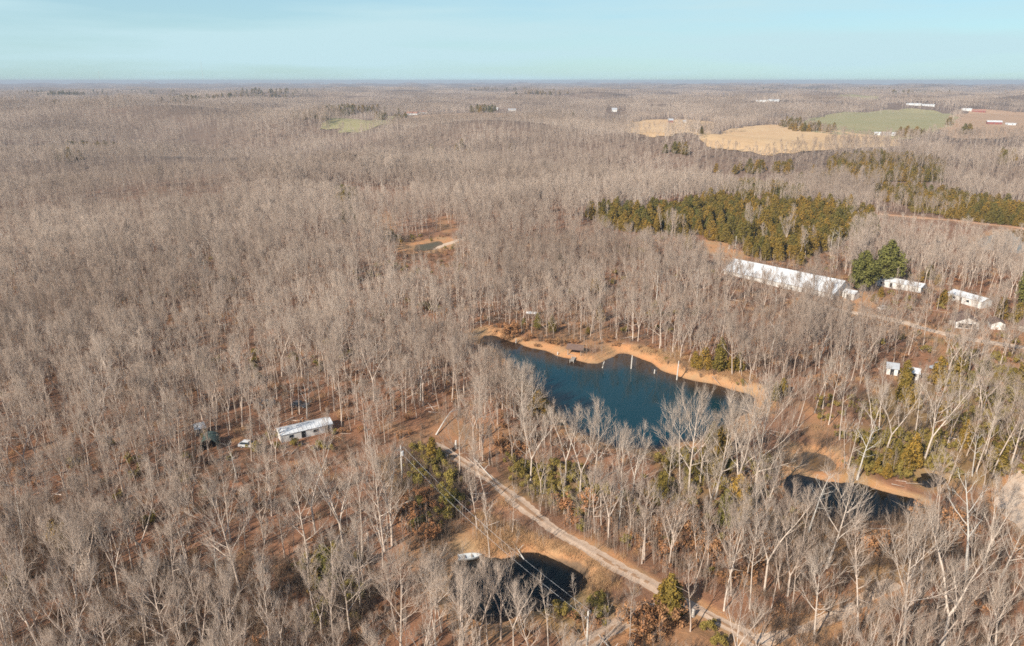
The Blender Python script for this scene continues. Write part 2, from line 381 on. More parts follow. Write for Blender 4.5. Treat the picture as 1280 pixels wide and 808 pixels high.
# ground: one polar sheet, fine where the camera looks
def build_ground():
    r = [0.01, 15, 30, 50]; v = 60.
    while v < 520: r.append(v); v *= 1.0062
    while v < 3000: r.append(v); v *= 1.012
    while v < 19500: r.append(v); v *= 1.03
    r = np.array(r)
    a = np.concatenate([np.linspace(-44, 44, 520), np.linspace(44, 316, 50)[1:-1]]) * math.pi / 180
    rr, aa = np.meshgrid(r, a, indexing='ij'); x = rr * np.sin(aa); y = rr * np.cos(aa)
    xf, yf = x.ravel(), y.ravel(); z = ground_z(xf, yf); z[rr.ravel() < 40] = 0
    nR, nA = len(r), len(a); i = np.arange(nR - 1)[:, None] * nA; j = np.arange(nA)[None, :]; j2 = (j + 1) % nA
    q = np.stack([i + j, i + j2, i + nA + j2, i + nA + j], -1).reshape(-1, 4)[:, ::-1]
    me = mesh_np('ground', np.stack([xf, yf, z], 1), [q], smooth=True)
    bank = np.zeros(len(xf)); mud = np.zeros(len(xf))
    wob = 1.5 * np.sin(xf / 5) * np.sin(yf / 6.3) + .9 * np.sin(xf / 2.1 + yf / 3)
    for nm, (P, wl) in POND.items():
        lo = P.min(0) - 30; hi = P.max(0) + 30
        s = (xf > lo[0]) & (xf < hi[0]) & (yf > lo[1]) & (yf < hi[1])
        d = sdist(P, xf[s], yf[s]) + wob[s]
        wd = {'big': 6.0, 'right_lower': 3, 'right_upper': 5, 'bottom': 5, 'clearing': 10, 'stream': 5}.get(nm, 5)
        bank[s] = np.maximum(bank[s], 1 - sstep(wd * .65, wd * 1.25, d)); mud[s] = np.maximum(mud[s], 1 - sstep(-.4, .5, d - wob[s]))
    for L, w0 in ((RTRACK, 9), (BROAD, 6), (PATH3, 5), (PATH4, 8), (ROAD, 3.2), (TRACK, 3.5)):
        lo = L.min(0) - 30; hi = L.max(0) + 30
        s = (xf > lo[0]) & (xf < hi[0]) & (yf > lo[1]) & (yf < hi[1])
        d = linedist(L, xf[s], yf[s], False) + wob[s]; bank[s] = np.maximum(bank[s], .85 * (1 - sstep(w0 * .5, w0 * 1.1, d)))
    for pg, st in BARE:
        d = sdist(pg, xf, yf) + 2 * wob; bank = np.maximum(bank, st * (1 - sstep(-2, 3, d)))
    grass = np.zeros(len(xf))
    for pg, st in GRASSY:
        d = sdist(pg, xf, yf) + 2 * wob; grass = np.maximum(grass, st * (1 - sstep(-4, 3, d)))
    far = sstep(280, 1000, np.hypot(xf, yf))
    for n, arr in (('bank', bank), ('mud', mud), ('grass', grass), ('far', far)):
        at = me.attributes.new(n, 'FLOAT', 'POINT'); at.data.foreach_set('value', arr.astype(np.float32))
    return tag(link('ground', me, None, M_ground), 'leaf covered forest floor and rolling land out to the horizon', kind='structure')
BARE = [(poly(p), s) for p, s in [
    ([(495, 312), (520, 300), (560, 296), (580, 300), (560, 312), (520, 318)], 1.0),
    ([(868, 300), (905, 302), (935, 318), (925, 334), (890, 322), (868, 314)], 1.0),
    ([(1050, 362), (1085, 360), (1092, 385), (1060, 390), (1040, 380)], .9),
    ([(1005, 500), (1040, 500), (1040, 570), (1000, 570)], .5),
    ([(455, 275), (480, 265), (500, 270), (490, 290), (460, 290)], .7),
    ([(545, 275), (565, 270), (570, 290), (550, 295)], .6),
    ([(640, 410), (700, 395), (760, 405), (770, 435), (715, 440), (650, 425)], .45),
    ([(500, 655), (620, 660), (740, 700), (760, 730), (730, 735), (640, 690), (520, 700)], .7),
    ([(480, 535), (580, 515), (640, 540), (620, 565), (560, 560), (500, 555)], .4),
    ([(1000, 310), (1035, 308), (1040, 316), (1005, 318)], .8),
    ([(1090, 395), (1290, 420), (1290, 470), (1180, 450)], .5),
    ([(700, 780), (830, 745), (930, 800), (900, 830), (700, 830)], .5)]]
GRASSY = [(poly(p), s) for p, s in [
    ([(1085, 560), (1150, 545), (1180, 570), (1150, 600), (1090, 590)], .8),
    ([(630, 590), (720, 580), (760, 610), (700, 640), (650, 625)], .5),
    ([(680, 745), (740, 735), (780, 770), (720, 800), (690, 790)], .6),
    ([(480, 570), (560, 560), (560, 640), (480, 640)], .5),
    ([(1170, 423), (1205, 428), (1200, 438), (1170, 434)], .8), ([(1100, 480), (1290, 470), (1290, 600), (1190, 600), (1060, 600)], .55), ([(820, 570), (960, 590), (960, 650), (820, 640)], .45), ([(960, 640), (1180, 650), (1200, 720), (980, 720)], .35)]]
GROUND = build_ground()

def sheet(name, P, z, mat, shallow=None, label=None, drape=None, nseg=46):
    """a flat or draped sheet cut to an outline"""
    lo, hi = P.min(0), P.max(0); st = max(hi - lo) / nseg
    import bmesh
    bm = bmesh.new()
    vs_ = [bm.verts.new((p[0], p[1], 0)) for p in P]; bm.faces.new(vs_)
    for ax in (0, 1):
        for c in np.arange(lo[ax] + st * .5, hi[ax], st):
            co = [0, 0, 0]; no = [0, 0, 0]; co[ax] = c; no[ax] = 1
            bmesh.ops.bisect_plane(bm, geom=bm.verts[:] + bm.edges[:] + bm.faces[:], plane_co=co, plane_no=no)
    bmesh.ops.recalc_face_normals(bm, faces=bm.faces)
    bm.normal_update()
    if sum(f.normal.z for f in bm.faces) < 0: bmesh.ops.reverse_faces(bm, faces=bm.faces)
    xs = np.array([v.co.x for v in bm.verts]); ys = np.array([v.co.y for v in bm.verts])
    zs = T(xs, ys) + drape if drape is not None else np.full(len(xs), z)
    for v, zz in zip(bm.verts, zs): v.co.z = zz
    me = bpy.data.meshes.new(name); bm.to_mesh(me); bm.free()
    if shallow is not None:
        at = me.attributes.new('shallow', 'FLOAT', 'POINT'); at.data.foreach_set('value', shallow(xs, ys).astype(np.float32))
    return tag(link(name, me, None, mat), label, kind='structure')
def grow(P, k):
    c = P.mean(0); d = P - c; L = np.linalg.norm(d, axis=1, keepdims=True); return c + d * (1 + k / L)
def shallow_big(x, y):
    P = POND['big'][0]; d = -sdist(P, x, y)
    farshore = smooth_line(poly([(596, 421), (647, 429), (702, 446), (756, 455), (770, 441), (822, 460), (888, 481), (948, 498)], WL), 1)
    df = linedist(farshore, x, y, False)
    return np.clip(np.maximum(1 - sstep(2.5, 11, df), 1 - sstep(.2, 2.5, d)), 0, 1)
for nm, label, mt in (('big', 'deep teal pond with brown shallows along its far bank', M_water), ('right_upper', 'small brown pool above the narrow dark pond', M_mwater),
                      ('right_lower', 'narrow dark pond behind bare trees on the right', M_dwater), ('right_strip', 'short dark strip of water behind the earth berm', M_dwater),
                      ('bottom', 'dark shaded pond below the gravel road', M_dwater), ('clearing', 'tiny pond in the sandy clearing in the middle woods', M_cwater), ('stream', 'grey water behind trees at the right edge', M_mwater)):
    P, wl = POND[nm]
    fn = shallow_big if nm == 'big' else (lambda x, y, P=P: 1 - sstep(.1, 3.0, -sdist(P, x, y)))
    sheet('pond', grow(P, .35), wl + .004, mt, fn, label)
FLAB = {'tan_field': 'wide tan dry pasture in front of the green field', 'green_field': 'large pale green field on the right horizon', 'brown_field': 'brown pasture around the far right farm',
        'small_tan_field': 'small tan field left of the big pasture', 'left_green_field': 'narrow green field in the distant woods on the left', 'far_meadow': 'pale meadow below the dark far ridge', 'village_meadow': 'dry meadow around the distant hamlet'}
def ragged(P, amp):
    P = smooth_poly(P, 3); n = len(P); nr = np.roll(P, -1, 0) - np.roll(P, 1, 0); nr = np.stack([-nr[:, 1], nr[:, 0]], 1) / (np.linalg.norm(nr, axis=1, keepdims=True) + 1e-6)
    t = np.arange(n); w = amp * (np.sin(t * .9 + 1) * .5 + np.sin(t * .37) + .6 * rng.normal(size=n)); return P + nr * w[:, None]
for nm, (P, mt) in FIELD.items():
    sheet('field', ragged(P, 7.0), 0, globals()[mt], None, FLAB[nm], drape=.55, nseg=40)

def road(name, L, w, mat, label, dz=.06, ruts=None, wob=.25):
    n = len(L); d = np.gradient(L, axis=0); d /= np.linalg.norm(d, axis=1, keepdims=True); nr = np.stack([-d[:, 1], d[:, 0]], 1)
    # resample
    s = np.concatenate([[0], np.cumsum(np.linalg.norm(np.diff(L, axis=0), axis=1))]); m = max(8, int(s[-1] / .9)); u = np.linspace(0, s[-1], m)
    C = np.stack([np.interp(u, s, L[:, k]) for k in (0, 1)], 1); N = np.stack([np.interp(u, s, nr[:, k]) for k in (0, 1)], 1)
    K = 9; vv = []
    wl = w / 2 + wob * np.sin(u / 2.3) + wob * np.sin(u / 5.1 + 1) + .5 * wob * rng.normal(size=m); wr = w / 2 + wob * np.sin(u / 2.9 + 2) + wob * np.sin(u / 4.4) + .5 * wob * rng.normal(size=m)
    for k in range(K):
        t = -1 + 2 * k / (K - 1); off = np.where(t < 0, t * wl, t * wr)
        p = C + N * off[:, None]; prof = .05 * math.cos(t * math.pi * 1.5)
        vv.append(np.column_stack([p, ground_z(p[:, 0], p[:, 1]) + dz + (prof if abs(t) < .99 else -.03)]))
    V = np.stack(vv, 1).reshape(-1, 3); i = np.arange(m - 1)[:, None] * K; j = np.arange(K - 1)[None, :]
    q = np.stack([i + j, i + K + j, i + K + j + 1, i + j + 1], -1).reshape(-1, 4)
    nrm = np.cross(V[q[0, 1]] - V[q[0, 0]], V[q[0, 2]] - V[q[0, 0]])
    if nrm[2] < 0: q = q[:, ::-1]
    mi = None; mats = [mat]
    if ruts:
        mats = [mat, M_verge]; jj = np.tile(np.arange(K - 1), m - 1); ii = np.repeat(np.arange(m - 1), K - 1)
        mi = ((np.abs(jj - (K - 2) / 2) < 1) & (np.sin(ii * .21) + np.sin(ii * .073) + rng.normal(size=len(ii)) * .5 > -.5)).astype(int)
    me = mesh_np(name, V, [q], True, mi)
    return tag(link(name, me, None, mats), label, kind='structure')
road('gravel_road', ROAD, 2.9, M_gravel, 'pale two-track gravel road running past the ponds', ruts=True)
road('dirt_track', TRACK, 3.0, M_gravel, 'short sandy track joining the gravel road at the bottom', dz=.05, ruts=True)
road('farm_road', BROAD, 4.2, M_sand, 'pale farm road running in front of the barn and houses')
road('sandy_path', PATH3, 2.2, M_sand, 'sandy path through brush at the bottom right')
road('sandy_path', PATH4, 5.5, M_sand, 'pale bare ground at the right edge')
road('sandy_path', smooth_line(poly([(540, 311), (552, 306), (566, 302), (580, 298)])), 4.5, M_sand, 'white sandy spit beside the tiny pond in the middle clearing')
road('red_earth_track', RTRACK, 7, M_fbrown if False else soil_mat('red_earth', (.60, .33, .19), (.52, .27, .15), (.62, .42, .28), .6), 'orange earth track below the dark cedars at the right', wob=.8)

# ------------------------------------------------------------------ bare trees: prototypes
class Tubes:
    """collects tapered limbs and needle twigs as numpy batches"""
    def __init__(s): s.mb = MB(); s.tw = []
    def tube(s, pts, rad, sides): s.mb.tube(pts, rad, sides, cap=False)
    def arrays(s):
        v = np.array(s.mb.v, np.float32).reshape(-1, 3); q = np.array(s.mb.f, np.int32).reshape(-1, 4)
        if s.tw:
            t = np.array(s.tw, np.float32); p, d, r = t[:, :3], t[:, 3:6], t[:, 6:7]
            u = d / np.linalg.norm(d, axis=1, keepdims=True)
            a = np.cross(u, np.array([.31, .87, .38])); a /= np.linalg.norm(a, axis=1, keepdims=True) + 1e-9; b = np.cross(u, a)
            k = [p + r * (math.cos(w) * a + math.sin(w) * b) for w in (0, 2.094, 4.189)]
            tv = np.stack(k + [p + d], 1).reshape(-1, 3); n0 = len(v); i = n0 + 4 * np.arange(len(t))[:, None]
            f = np.concatenate([i + np.array([[0, 1, 3]]), i + np.array([[1, 2, 3]]), i + np.array([[2, 0, 3]])])
            v = np.vstack([v, tv]) if len(v) else tv
        else: f = np.zeros((0, 3), np.int32)
        return v, q, f

def perp(rg, d):
    a = Vector((rg.gauss(0, 1), rg.gauss(0, 1), rg.gauss(0, 1))); a -= d * a.dot(d); return a.normalized()
def limb_path(rg, p, d, L, n, wander, trop):
    pts = [p.copy()]; d = d.normalized(); q = p.copy()
    for i in range(n):
        d = (d + perp(rg, d) * rg.uniform(0, wander) + Vector((0, 0, trop))).normalized(); q = q + d * (L / n); pts.append(q.copy())
    return pts
def along(pts, t):
    k = t * (len(pts) - 1); i = min(int(k), len(pts) - 2); f = k - i
    return pts[i].lerp(pts[i + 1], f), (pts[i + 1] - pts[i]).normalized()

def grow_limb(rg, tb, p, d, L, r, lvl, P):
    n = (5, 3, 2)[lvl]; sides = (5, 4, 3)[lvl]
    pts = limb_path(rg, p, d, L, n, (.20, .24, .26)[lvl], P['trop'] * (1, .8, .5)[lvl])
    rad = [r * (1 - .78 * i / n) for i in range(n + 1)]
    tb.tube(pts, rad, sides)
    if lvl < 2:
        k = max(2, int(P['nb'][lvl] * (.7 + .6 * rg.random()) * (.6 + .4 * min(1.5, L / P['Lref'][lvl]))))
        for i in range(k):
            t = .22 + .78 * (i + rg.random() * .9) / k; t = min(t, .98)
            q, dd = along(pts, t); ang = R(rg.uniform(24, 48) if lvl == 0 else rg.uniform(18, 42))
            cd = (dd * math.cos(ang) + perp(rg, dd) * math.sin(ang)); cd.z += .22; cd.normalize()
            grow_limb(rg, tb, q, cd, L * rg.uniform(.40, .62) * (1.15 - .45 * t), max(.018, r * (1 - .65 * t) * .58), lvl + 1, P)
    if lvl >= 1:
        k = P['nt'] if lvl == 2 else P['nt'] // 2 + 1
        for i in range(k):
            t = .15 + .85 * (i + rg.random()) / k
            q, dd = along(pts, min(t, .99)); ang = R(rg.uniform(10, 34))
            cd = (dd * math.cos(ang) + perp(rg, dd) * math.sin(ang)); cd.z += .28; cd.normalize()
            ln = rg.uniform(.5, 1.25) * P['tl']; cd *= ln
            tb.tw.append((*q, *cd, P['tr'] * rg.uniform(.7, 1.2)))

def make_tree(seed, kind):
    """returns (trunk mesh arrays, crown mesh arrays) of a leafless tree, real metres"""
    rg = random.Random(seed); tr = Tubes(); cr = Tubes()
    K = {'tall':  dict(H=18, r=.165, cs=.46, nl=12, ll=3.9, up=(46, 15), nb=(6, 4), Lref=(4, 2), nt=3, tl=1.15, tr=.0125, trop=.15, lead=1),
         'spread': dict(H=16, r=.21, cs=.30, nl=13, ll=6.2, up=(66, 18), nb=(7, 5), Lref=(5, 2.4), nt=3, tl=1.15, tr=.0125, trop=.12, lead=1),
         'fork':  dict(H=17, r=.20, cs=.38, nl=7, ll=4.6, up=(52, 17), nb=(6, 4), Lref=(4, 2), nt=3, tl=1.1, tr=.0125, trop=.14, lead=2),
         'thin':  dict(H=12, r=.10, cs=.40, nl=9, ll=2.3, up=(42, 16), nb=(4, 3), Lref=(2.2, 1.2), nt=2, tl=.8, tr=.012, trop=.14, lead=1),
         'snag':  dict(H=13, r=.20, cs=.40, nl=8, ll=3.2, up=(70, 35), nb=(3, 2), Lref=(3, 1.5), nt=1, tl=.7, tr=.016, trop=.05, lead=1)}[kind]
    H = K['H'] * rg.uniform(.93, 1.07); lean = Vector((rg.gauss(0, .05), rg.gauss(0, .05), 1)).normalized()
    if K['lead'] == 1:
        main = limb_path(rg, Vector((0, 0, -.3)), lean, H * .93, 12, .07, .02)
        n = len(main); rad = [K['r'] * ((1.35 if i == 0 else 1.0) - .86 * (i / (n - 1)) ** .85) for i in range(n)]
        tr.tube(main, rad, 7); leaders = [(main, rad, K['cs'], 1.0, K['nl'])]
    else:
        hs = H * rg.uniform(.26, .42)
        main = limb_path(rg, Vector((0, 0, -.3)), lean, hs, 5, .06, .02); n = len(main)
        tr.tube(main, [K['r'] * ((1.35 if i == 0 else 1.0) - .22 * i / (n - 1)) for i in range(n)], 7); leaders = []
        a0 = rg.uniform(0, 6.28); nk = rg.choice((2, 2, 3))
        for k in range(nk):
            a = a0 + k * 6.283 / nk + rg.uniform(-.4, .4); dd = Vector((math.cos(a) * .36, math.sin(a) * .36, 1)).normalized()
            L = (H - hs) * rg.uniform(.82, 1.0); pt = limb_path(rg, main[-1] - Vector((0, 0, .15)), dd, L, 8, .12, .05)
            rr = [K['r'] * .70 * (1 - .84 * (i / 8)) for i in range(9)]; tr.tube(pt, rr, 6)
            leaders.append((pt, rr, .15, .9, K['nl']))
    for pts, rad, cs, sc, nl in leaders:
        az = rg.uniform(0, 6.28)
        for i in range(nl):
            u = (i + rg.uniform(0, .8)) / nl; t = cs + (1 - cs) * u; q, dd = along(pts, min(t, .985)); az += 2.399 + rg.uniform(-.5, .5)
            ang = R(K['up'][0] * (1 - u) + K['up'][1] * u + rg.uniform(-8, 8))
            d = Vector((math.cos(az) * math.sin(ang), math.sin(az) * math.sin(ang), math.cos(ang)))
            prof = (.62 + .55 * math.sin(math.pi * min(1, u * .9 + .12))) * (1 - .42 * u)
            r0 = np.interp(t, np.linspace(0, 1, len(rad)), rad)
            grow_limb(rg, cr, q, d, K['ll'] * prof * rg.uniform(.75, 1.2) * sc, max(.035, r0 * rg.uniform(.48, .68)), 0, K)
        for i in range(4 if kind != 'snag' else 0):      # leader tip
            q, dd = along(pts, rg.uniform(.86, .99)); grow_limb(rg, cr, q, (dd + perp(rg, dd) * .4).normalized(), K['ll'] * .35, .03, 1, K)
    # a few low dead stubs on the trunk
    for i in range(rg.randint(1, 4)):
        q, dd = along(main, rg.uniform(.25, .6)); a = rg.uniform(0, 6.28)
        cr.tube(limb_path(rg, q, Vector((math.cos(a), math.sin(a), .35)), rg.uniform(.8, 2.2), 2, .3, .05), [.04, .03, .015], 3)
    return tr.arrays(), cr.arrays(), H

def arr_mesh(name, parts, mats):
    vs_, qs, fs, mi = [], [], [], []; n = 0
    for k, (v, q, f) in enumerate(parts):
        vs_.append(v); qs.append(q + n); fs.append(f + n); n += len(v)
    idx = []
    for k, q in enumerate(qs): idx += [min(k, len(mats) - 1)] * len(q)
    for k, f in enumerate(fs): idx += [len(mats) - 1] * len(f)
    Q = np.concatenate(qs); F = np.concatenate(fs)
    me = mesh_np(name, np.vstack(vs_), [Q, F], False, idx)
    for m in mats: me.materials.append(m)
    return me

PROTO = bpy.data.collections.new('tree_prototypes'); BRUSH = bpy.data.collections.new('brush_prototypes'); EVERG = bpy.data.collections.new('evergreen_prototypes')
KINDS = ['tall'] * 5 + ['spread'] * 3 + ['fork'] * 3 + ['thin'] * 3 + ['snag'] * 2
TREES = []
for i, k in enumerate(KINDS):
    (ta, ca, H) = make_tree(100 + i * 7, k)
    tm = arr_mesh('trunk', [ta], [M_snag if k == 'snag' else M_bark]); cm = arr_mesh('crown', [ca], [M_snag if k == 'snag' else M_bark, M_snag if k == 'snag' else M_twig])
    # limbs carry bark, needles carry the twig tone
    jm = arr_mesh('bare_tree_whole', [ta, ca], [M_snag if k == 'snag' else M_bark, M_snag if k == 'snag' else M_twig])
    nq = len(ca[1]); cm.polygons.foreach_set('material_index', np.array([0] * nq + [1] * len(ca[2]), np.int32))
    jm.polygons.foreach_set('material_index', np.array([0] * (len(ta[1]) + nq) + [1] * len(ca[2]), np.int32))
    po = bpy.data.objects.new('proto_%02d' % i, jm); PROTO.objects.link(po)
    TREES.append(dict(kind=k, trunk=tm, crown=cm, H=H, whole=jm))
NT = len(TREES)
PALE = []                                  # the whitish-barked trees round the ponds
for t in TREES:
    d = dict(t)
    for part in ('trunk', 'crown'):
        me = t[part].copy()
        for k in range(len(me.materials)):
            if me.materials[k] == M_bark: me.materials[k] = M_palebark
            elif me.materials[k] == M_twig: me.materials[k] = M_paletwig
        d[part] = me
    PALE.append(d)
BYK = {k: [i for i, t in enumerate(TREES) if t['kind'] == k] for k in set(KINDS)}

# far woods: a patch of small simple trees
def make_patch(seed, size=130, n=150):
    rg = random.Random(seed); tb = Tubes()
    for i in range(n):
        x, y = rg.uniform(-size / 2, size / 2), rg.uniform(-size / 2, size / 2); H = rg.uniform(11, 17)
        tb.tw.append((x, y, -4, rg.gauss(0, .4), rg.gauss(0, .4), H + 4, .28))
        for k in range(26):
            u = rg.random(); z = H * (.42 + .45 * u); a = rg.uniform(0, 6.28); ang = R(60 - 35 * u + rg.uniform(-12, 12)); L = rg.uniform(2.6, 4.4) * (1.1 - .5 * u)
            tb.tw.append((x, y, z, math.cos(a) * math.sin(ang) * L, math.sin(a) * math.sin(ang) * L, math.cos(ang) * L, rg.uniform(.10, .17)))
    return arr_mesh('far_woods_patch', [tb.arrays()], [M_twig])
for i in range(3):
    PROTO.objects.link(bpy.data.objects.new('proto_%02d' % (NT + i), make_patch(900 + i)))

# ------------------------------------------------------------------ evergreens and brush: prototypes
def leaf_cloud(rg, centers, radii, n, size, flat=.5, up=.35):
    """n small irregular leaf faces spread over lumpy clumps"""
    g = np.random.default_rng(rg.randrange(1 << 30)); k = g.choice(len(centers), n, p=(radii ** 2) / (radii ** 2).sum())
    d = g.normal(size=(n, 3)); d /= np.linalg.norm(d, axis=1, keepdims=True); rr = radii[k] * g.uniform(.55, 1.0, n) ** .7
    p = centers[k] + d * rr[:, None] * np.array([1, 1, .9])
    nrm = d + g.normal(size=(n, 3)) * flat + np.array([0, 0, up]); nrm /= np.linalg.norm(nrm, axis=1, keepdims=True)
    a = np.cross(nrm, g.normal(size=(n, 3))); a /= np.linalg.norm(a, axis=1, keepdims=True); b = np.cross(nrm, a)
    s = size * g.uniform(.6, 1.4, n)[:, None]; w = s * g.uniform(.35, .7, n)[:, None]
    v = np.stack([p - a * s * .5, p + b * w * .5 + nrm * s * .1, p + a * s * .5, p - b * w * .5 + nrm * s * .1], 1).reshape(-1, 3)
    return v, np.arange(4 * n).reshape(-1, 4), np.zeros((0, 3), np.int32)

def make_cedar(seed, H=7.5, Rb=2.0, n=2600, pine=False):
    rg = random.Random(seed); cs, rs = [], []
    m = 60 if pine else 48
    for i in range(m):
        u = (i + rg.random()) / m
        prof = (math.sin(math.pi * (u * .80 + .17)) ** .8 * (1 - .38 * u)) if pine else (min(1, u * 5 + .45) * (1 - u) ** .55 + .06)
        a = i * 2.399 + rg.uniform(-.5, .5); r = Rb * prof * rg.uniform(.45, .92)
        cs.append((math.cos(a) * r, math.sin(a) * r, H * (.05 + .92 * u) if not pine else H * (.16 + .8 * u))); rs.append(max(.25, Rb * .40 * (prof * .7 + .25) * rg.uniform(.8, 1.25)))
    cr = leaf_cloud(rg, np.array(cs), np.array(rs), n, .62 if pine else .42)
    tb = Tubes(); pts = limb_path(rg, Vector((0, 0, -.2)), Vector((0, 0, 1)), H * .9, 6, .05, .02)
    tb.tube(pts, [(.16 if pine else .11) * H / 8 * (1 - .13 * i) for i in range(7)], 6)
    for i in range(14):
        q, dd = along(pts, rg.uniform(.1, .9)); a = rg.uniform(0, 6.28); tb.tw.append((*q, math.cos(a) * Rb * .6, math.sin(a) * Rb * .6, .3, .05))
    return tb.arrays(), cr, H
EVER = []
for i in range(6):
    ta, ca, H = make_cedar(300 + i, 7.0 + (i % 3) * .8, 1.8 + .3 * (i % 2) + .12 * i, 3000)
    EVER.append(dict(trunk=arr_mesh('trunk', [ta], [M_pole]), crown=arr_mesh('crown', [ca], [M_cedar]), H=H))
    wm = arr_mesh('cedar_whole', [ta, ca], [M_pole, M_cedar]); EVERG.objects.link(bpy.data.objects.new('proto_%02d' % i, wm))
PINES = []
for i in range(2):
    ta, ca, H = make_cedar(340 + i, 14, 4.6, 7000, True)
    PINES.append(dict(trunk=arr_mesh('trunk', [ta], [M_pole]), crown=arr_mesh('crown', [ca], [M_pine]), H=H))

def make_brush(seed, kind):
    rg = random.Random(seed); tb = Tubes(); extra = None
    if kind == 'twiggy':
        for i in range(16):
            a = rg.uniform(0, 6.28); l = rg.uniform(1.2, 3.2); d = Vector((math.cos(a) * rg.uniform(.1, .8), math.sin(a) * rg.uniform(.1, .8), 1)).normalized()
            pts = limb_path(rg, Vector((rg.gauss(0, .25), rg.gauss(0, .25), -.1)), d, l, 3, .25, .05); tb.tube(pts, [.03, .022, .015, .006], 3)
            for k in range(9):
                q, dd = along(pts, rg.uniform(.2, .98)); e = (dd + perp(rg, dd) * .9).normalized() * rg.uniform(.35, .9); tb.tw.append((*q, *e, .014))
        return [tb.arrays()], [M_brush]
    if kind == 'pole':                     # a clump of straight young stems
        for i in range(5):
            l = rg.uniform(3.5, 7.5); pts = limb_path(rg, Vector((rg.gauss(0, 1.0), rg.gauss(0, 1.0), -.1)), Vector((rg.gauss(0, .06), rg.gauss(0, .06), 1)), l, 4, .06, .03)
            tb.tube(pts, [.045, .038, .03, .02, .008], 4)
            for k in range(26):
                q, dd = along(pts, rg.uniform(.3, .98)); e = (dd + perp(rg, dd) * .8).normalized() * rg.uniform(.4, 1.2); tb.tw.append((*q, *e, .013))
        return [tb.arrays()], [M_twig]
    if kind == 'log':
        for i in range(3):
            a = rg.uniform(0, 6.28); l = rg.uniform(3, 8); p = Vector((rg.gauss(0, 1.5), rg.gauss(0, 1.5), .12)); pts = limb_path(rg, p, Vector((math.cos(a), math.sin(a), .03)), l, 4, .08, 0)
            tb.tube(pts, [.15, .13, .10, .07, .03], 5)
            for k in range(5):
                q, dd = along(pts, rg.uniform(.4, .95)); e = (dd + perp(rg, dd)).normalized() * rg.uniform(.5, 1.4); e.z = abs(e.z); tb.tw.append((*q, *e, .025))
        return [tb.arrays()], [M_bark]
    n = {'rust': 700, 'green': 1100, 'grass': 0}[kind]
    if kind == 'grass':
        for i in range(130):
            x, y = rg.gauss(0, .7), rg.gauss(0, .7); tb.tw.append((x, y, -.03, rg.gauss(0, .2), rg.gauss(0, .2), rg.uniform(.4, 1.0), .022))
        return [tb.arrays()], [M_drygrass]
    k = 9; cs = np.array([(rg.gauss(0, .75), rg.gauss(0, .75), rg.uniform(.35, 1.7)) for _ in range(k)]); rs = np.array([rg.uniform(.35, .75) for _ in range(k)])
    lc = leaf_cloud(rg, cs, rs, n, .26)
    for c in cs:
        tb.tw.append((0, 0, -.1, c[0], c[1], c[2] + .3, .035))
        for _ in range(7):
            d = Vector((rg.gauss(0, .5), rg.gauss(0, .5), rg.uniform(.2, .9))); tb.tw.append((c[0] * .7, c[1] * .7, c[2] * .7, *d, .018))
    return [tb.arrays(), lc], [M_brush, {'rust': M_rust, 'green': M_green}[kind]]
BK = ['twiggy'] * 3 + ['pole'] * 3 + ['rust'] * 2 + ['green'] * 2 + ['grass'] * 2 + ['log'] * 2
SHRUB = []
for i, k in enumerate(BK):
    parts, mats = make_brush(500 + i, k); me = arr_mesh('brush_' + k, parts, mats)
    if len(parts) == 2:                    # twigs are triangles, leaves are quads
        nq = sum(len(p[1]) for p in parts); nf = sum(len(p[2]) for p in parts)
        me.polygons.foreach_set('material_index', np.array([1] * nq + [0] * nf, np.int32))
    BRUSH.objects.link(bpy.data.objects.new('proto_%02d' % i, me)); SHRUB.append(me)
BI = {k: [i for i, q in enumerate(BK) if q == k] for k in set(BK)}

def instances(name, pts, rot, scl, idx, coll, label, cat=None):
    me = bpy.data.meshes.new(name); n = len(pts); me.vertices.add(n); me.vertices.foreach_set('co', np.asarray(pts, np.float32).ravel())
    for an, ty, fld, arr in (('rot', 'FLOAT_VECTOR', 'vector', rot), ('scl', 'FLOAT_VECTOR', 'vector', scl), ('idx', 'INT', 'value', idx)):
        at = me.attributes.new(an, ty, 'POINT'); at.data.foreach_set(fld, np.asarray(arr, np.int32 if ty == 'INT' else np.float32).ravel())
    o = link(name, me); ng = bpy.data.node_groups.new(name + '_scatter', 'GeometryNodeTree')
    ng.interface.new_socket('Geometry', in_out='INPUT', socket_type='NodeSocketGeometry'); ng.interface.new_socket('Geometry', in_out='OUTPUT', socket_type='NodeSocketGeometry')
    N = ng.nodes; L = ng.links; gi = N.new('NodeGroupInput'); go = N.new('NodeGroupOutput'); ip = N.new('GeometryNodeInstanceOnPoints')
    ci = N.new('GeometryNodeCollectionInfo'); ci.inputs['Collection'].default_value = coll; ci.inputs['Separate Children'].default_value = True; ci.inputs['Reset Children'].default_value = True
    def na(nm, dt):
        q = N.new('GeometryNodeInputNamedAttribute'); q.data_type = dt; q.inputs['Name'].default_value = nm; return q.outputs['Attribute']
    er = N.new('FunctionNodeEulerToRotation'); L.new(na('rot', 'FLOAT_VECTOR'), er.inputs[0])
    L.new(gi.outputs[0], ip.inputs['Points']); L.new(ci.outputs[0], ip.inputs['Instance']); ip.inputs['Pick Instance'].default_value = True
    L.new(na('idx', 'INT'), ip.inputs['Instance Index']); L.new(er.outputs[0], ip.inputs['Rotation']); L.new(na('scl', 'FLOAT_VECTOR'), ip.inputs['Scale'])
    L.new(ip.outputs[0], go.inputs[0])
    md = o.modifiers.new('scatter', 'NODES'); md.node_group = ng
    return tag(o, label, cat, kind='stuff')

# ------------------------------------------------------------------ where trees stand
def pxpoly_mask(polys, x, y):
    m = np.zeros(x.shape, bool)
    for P in polys: m |= inside(P, x, y)
    return m
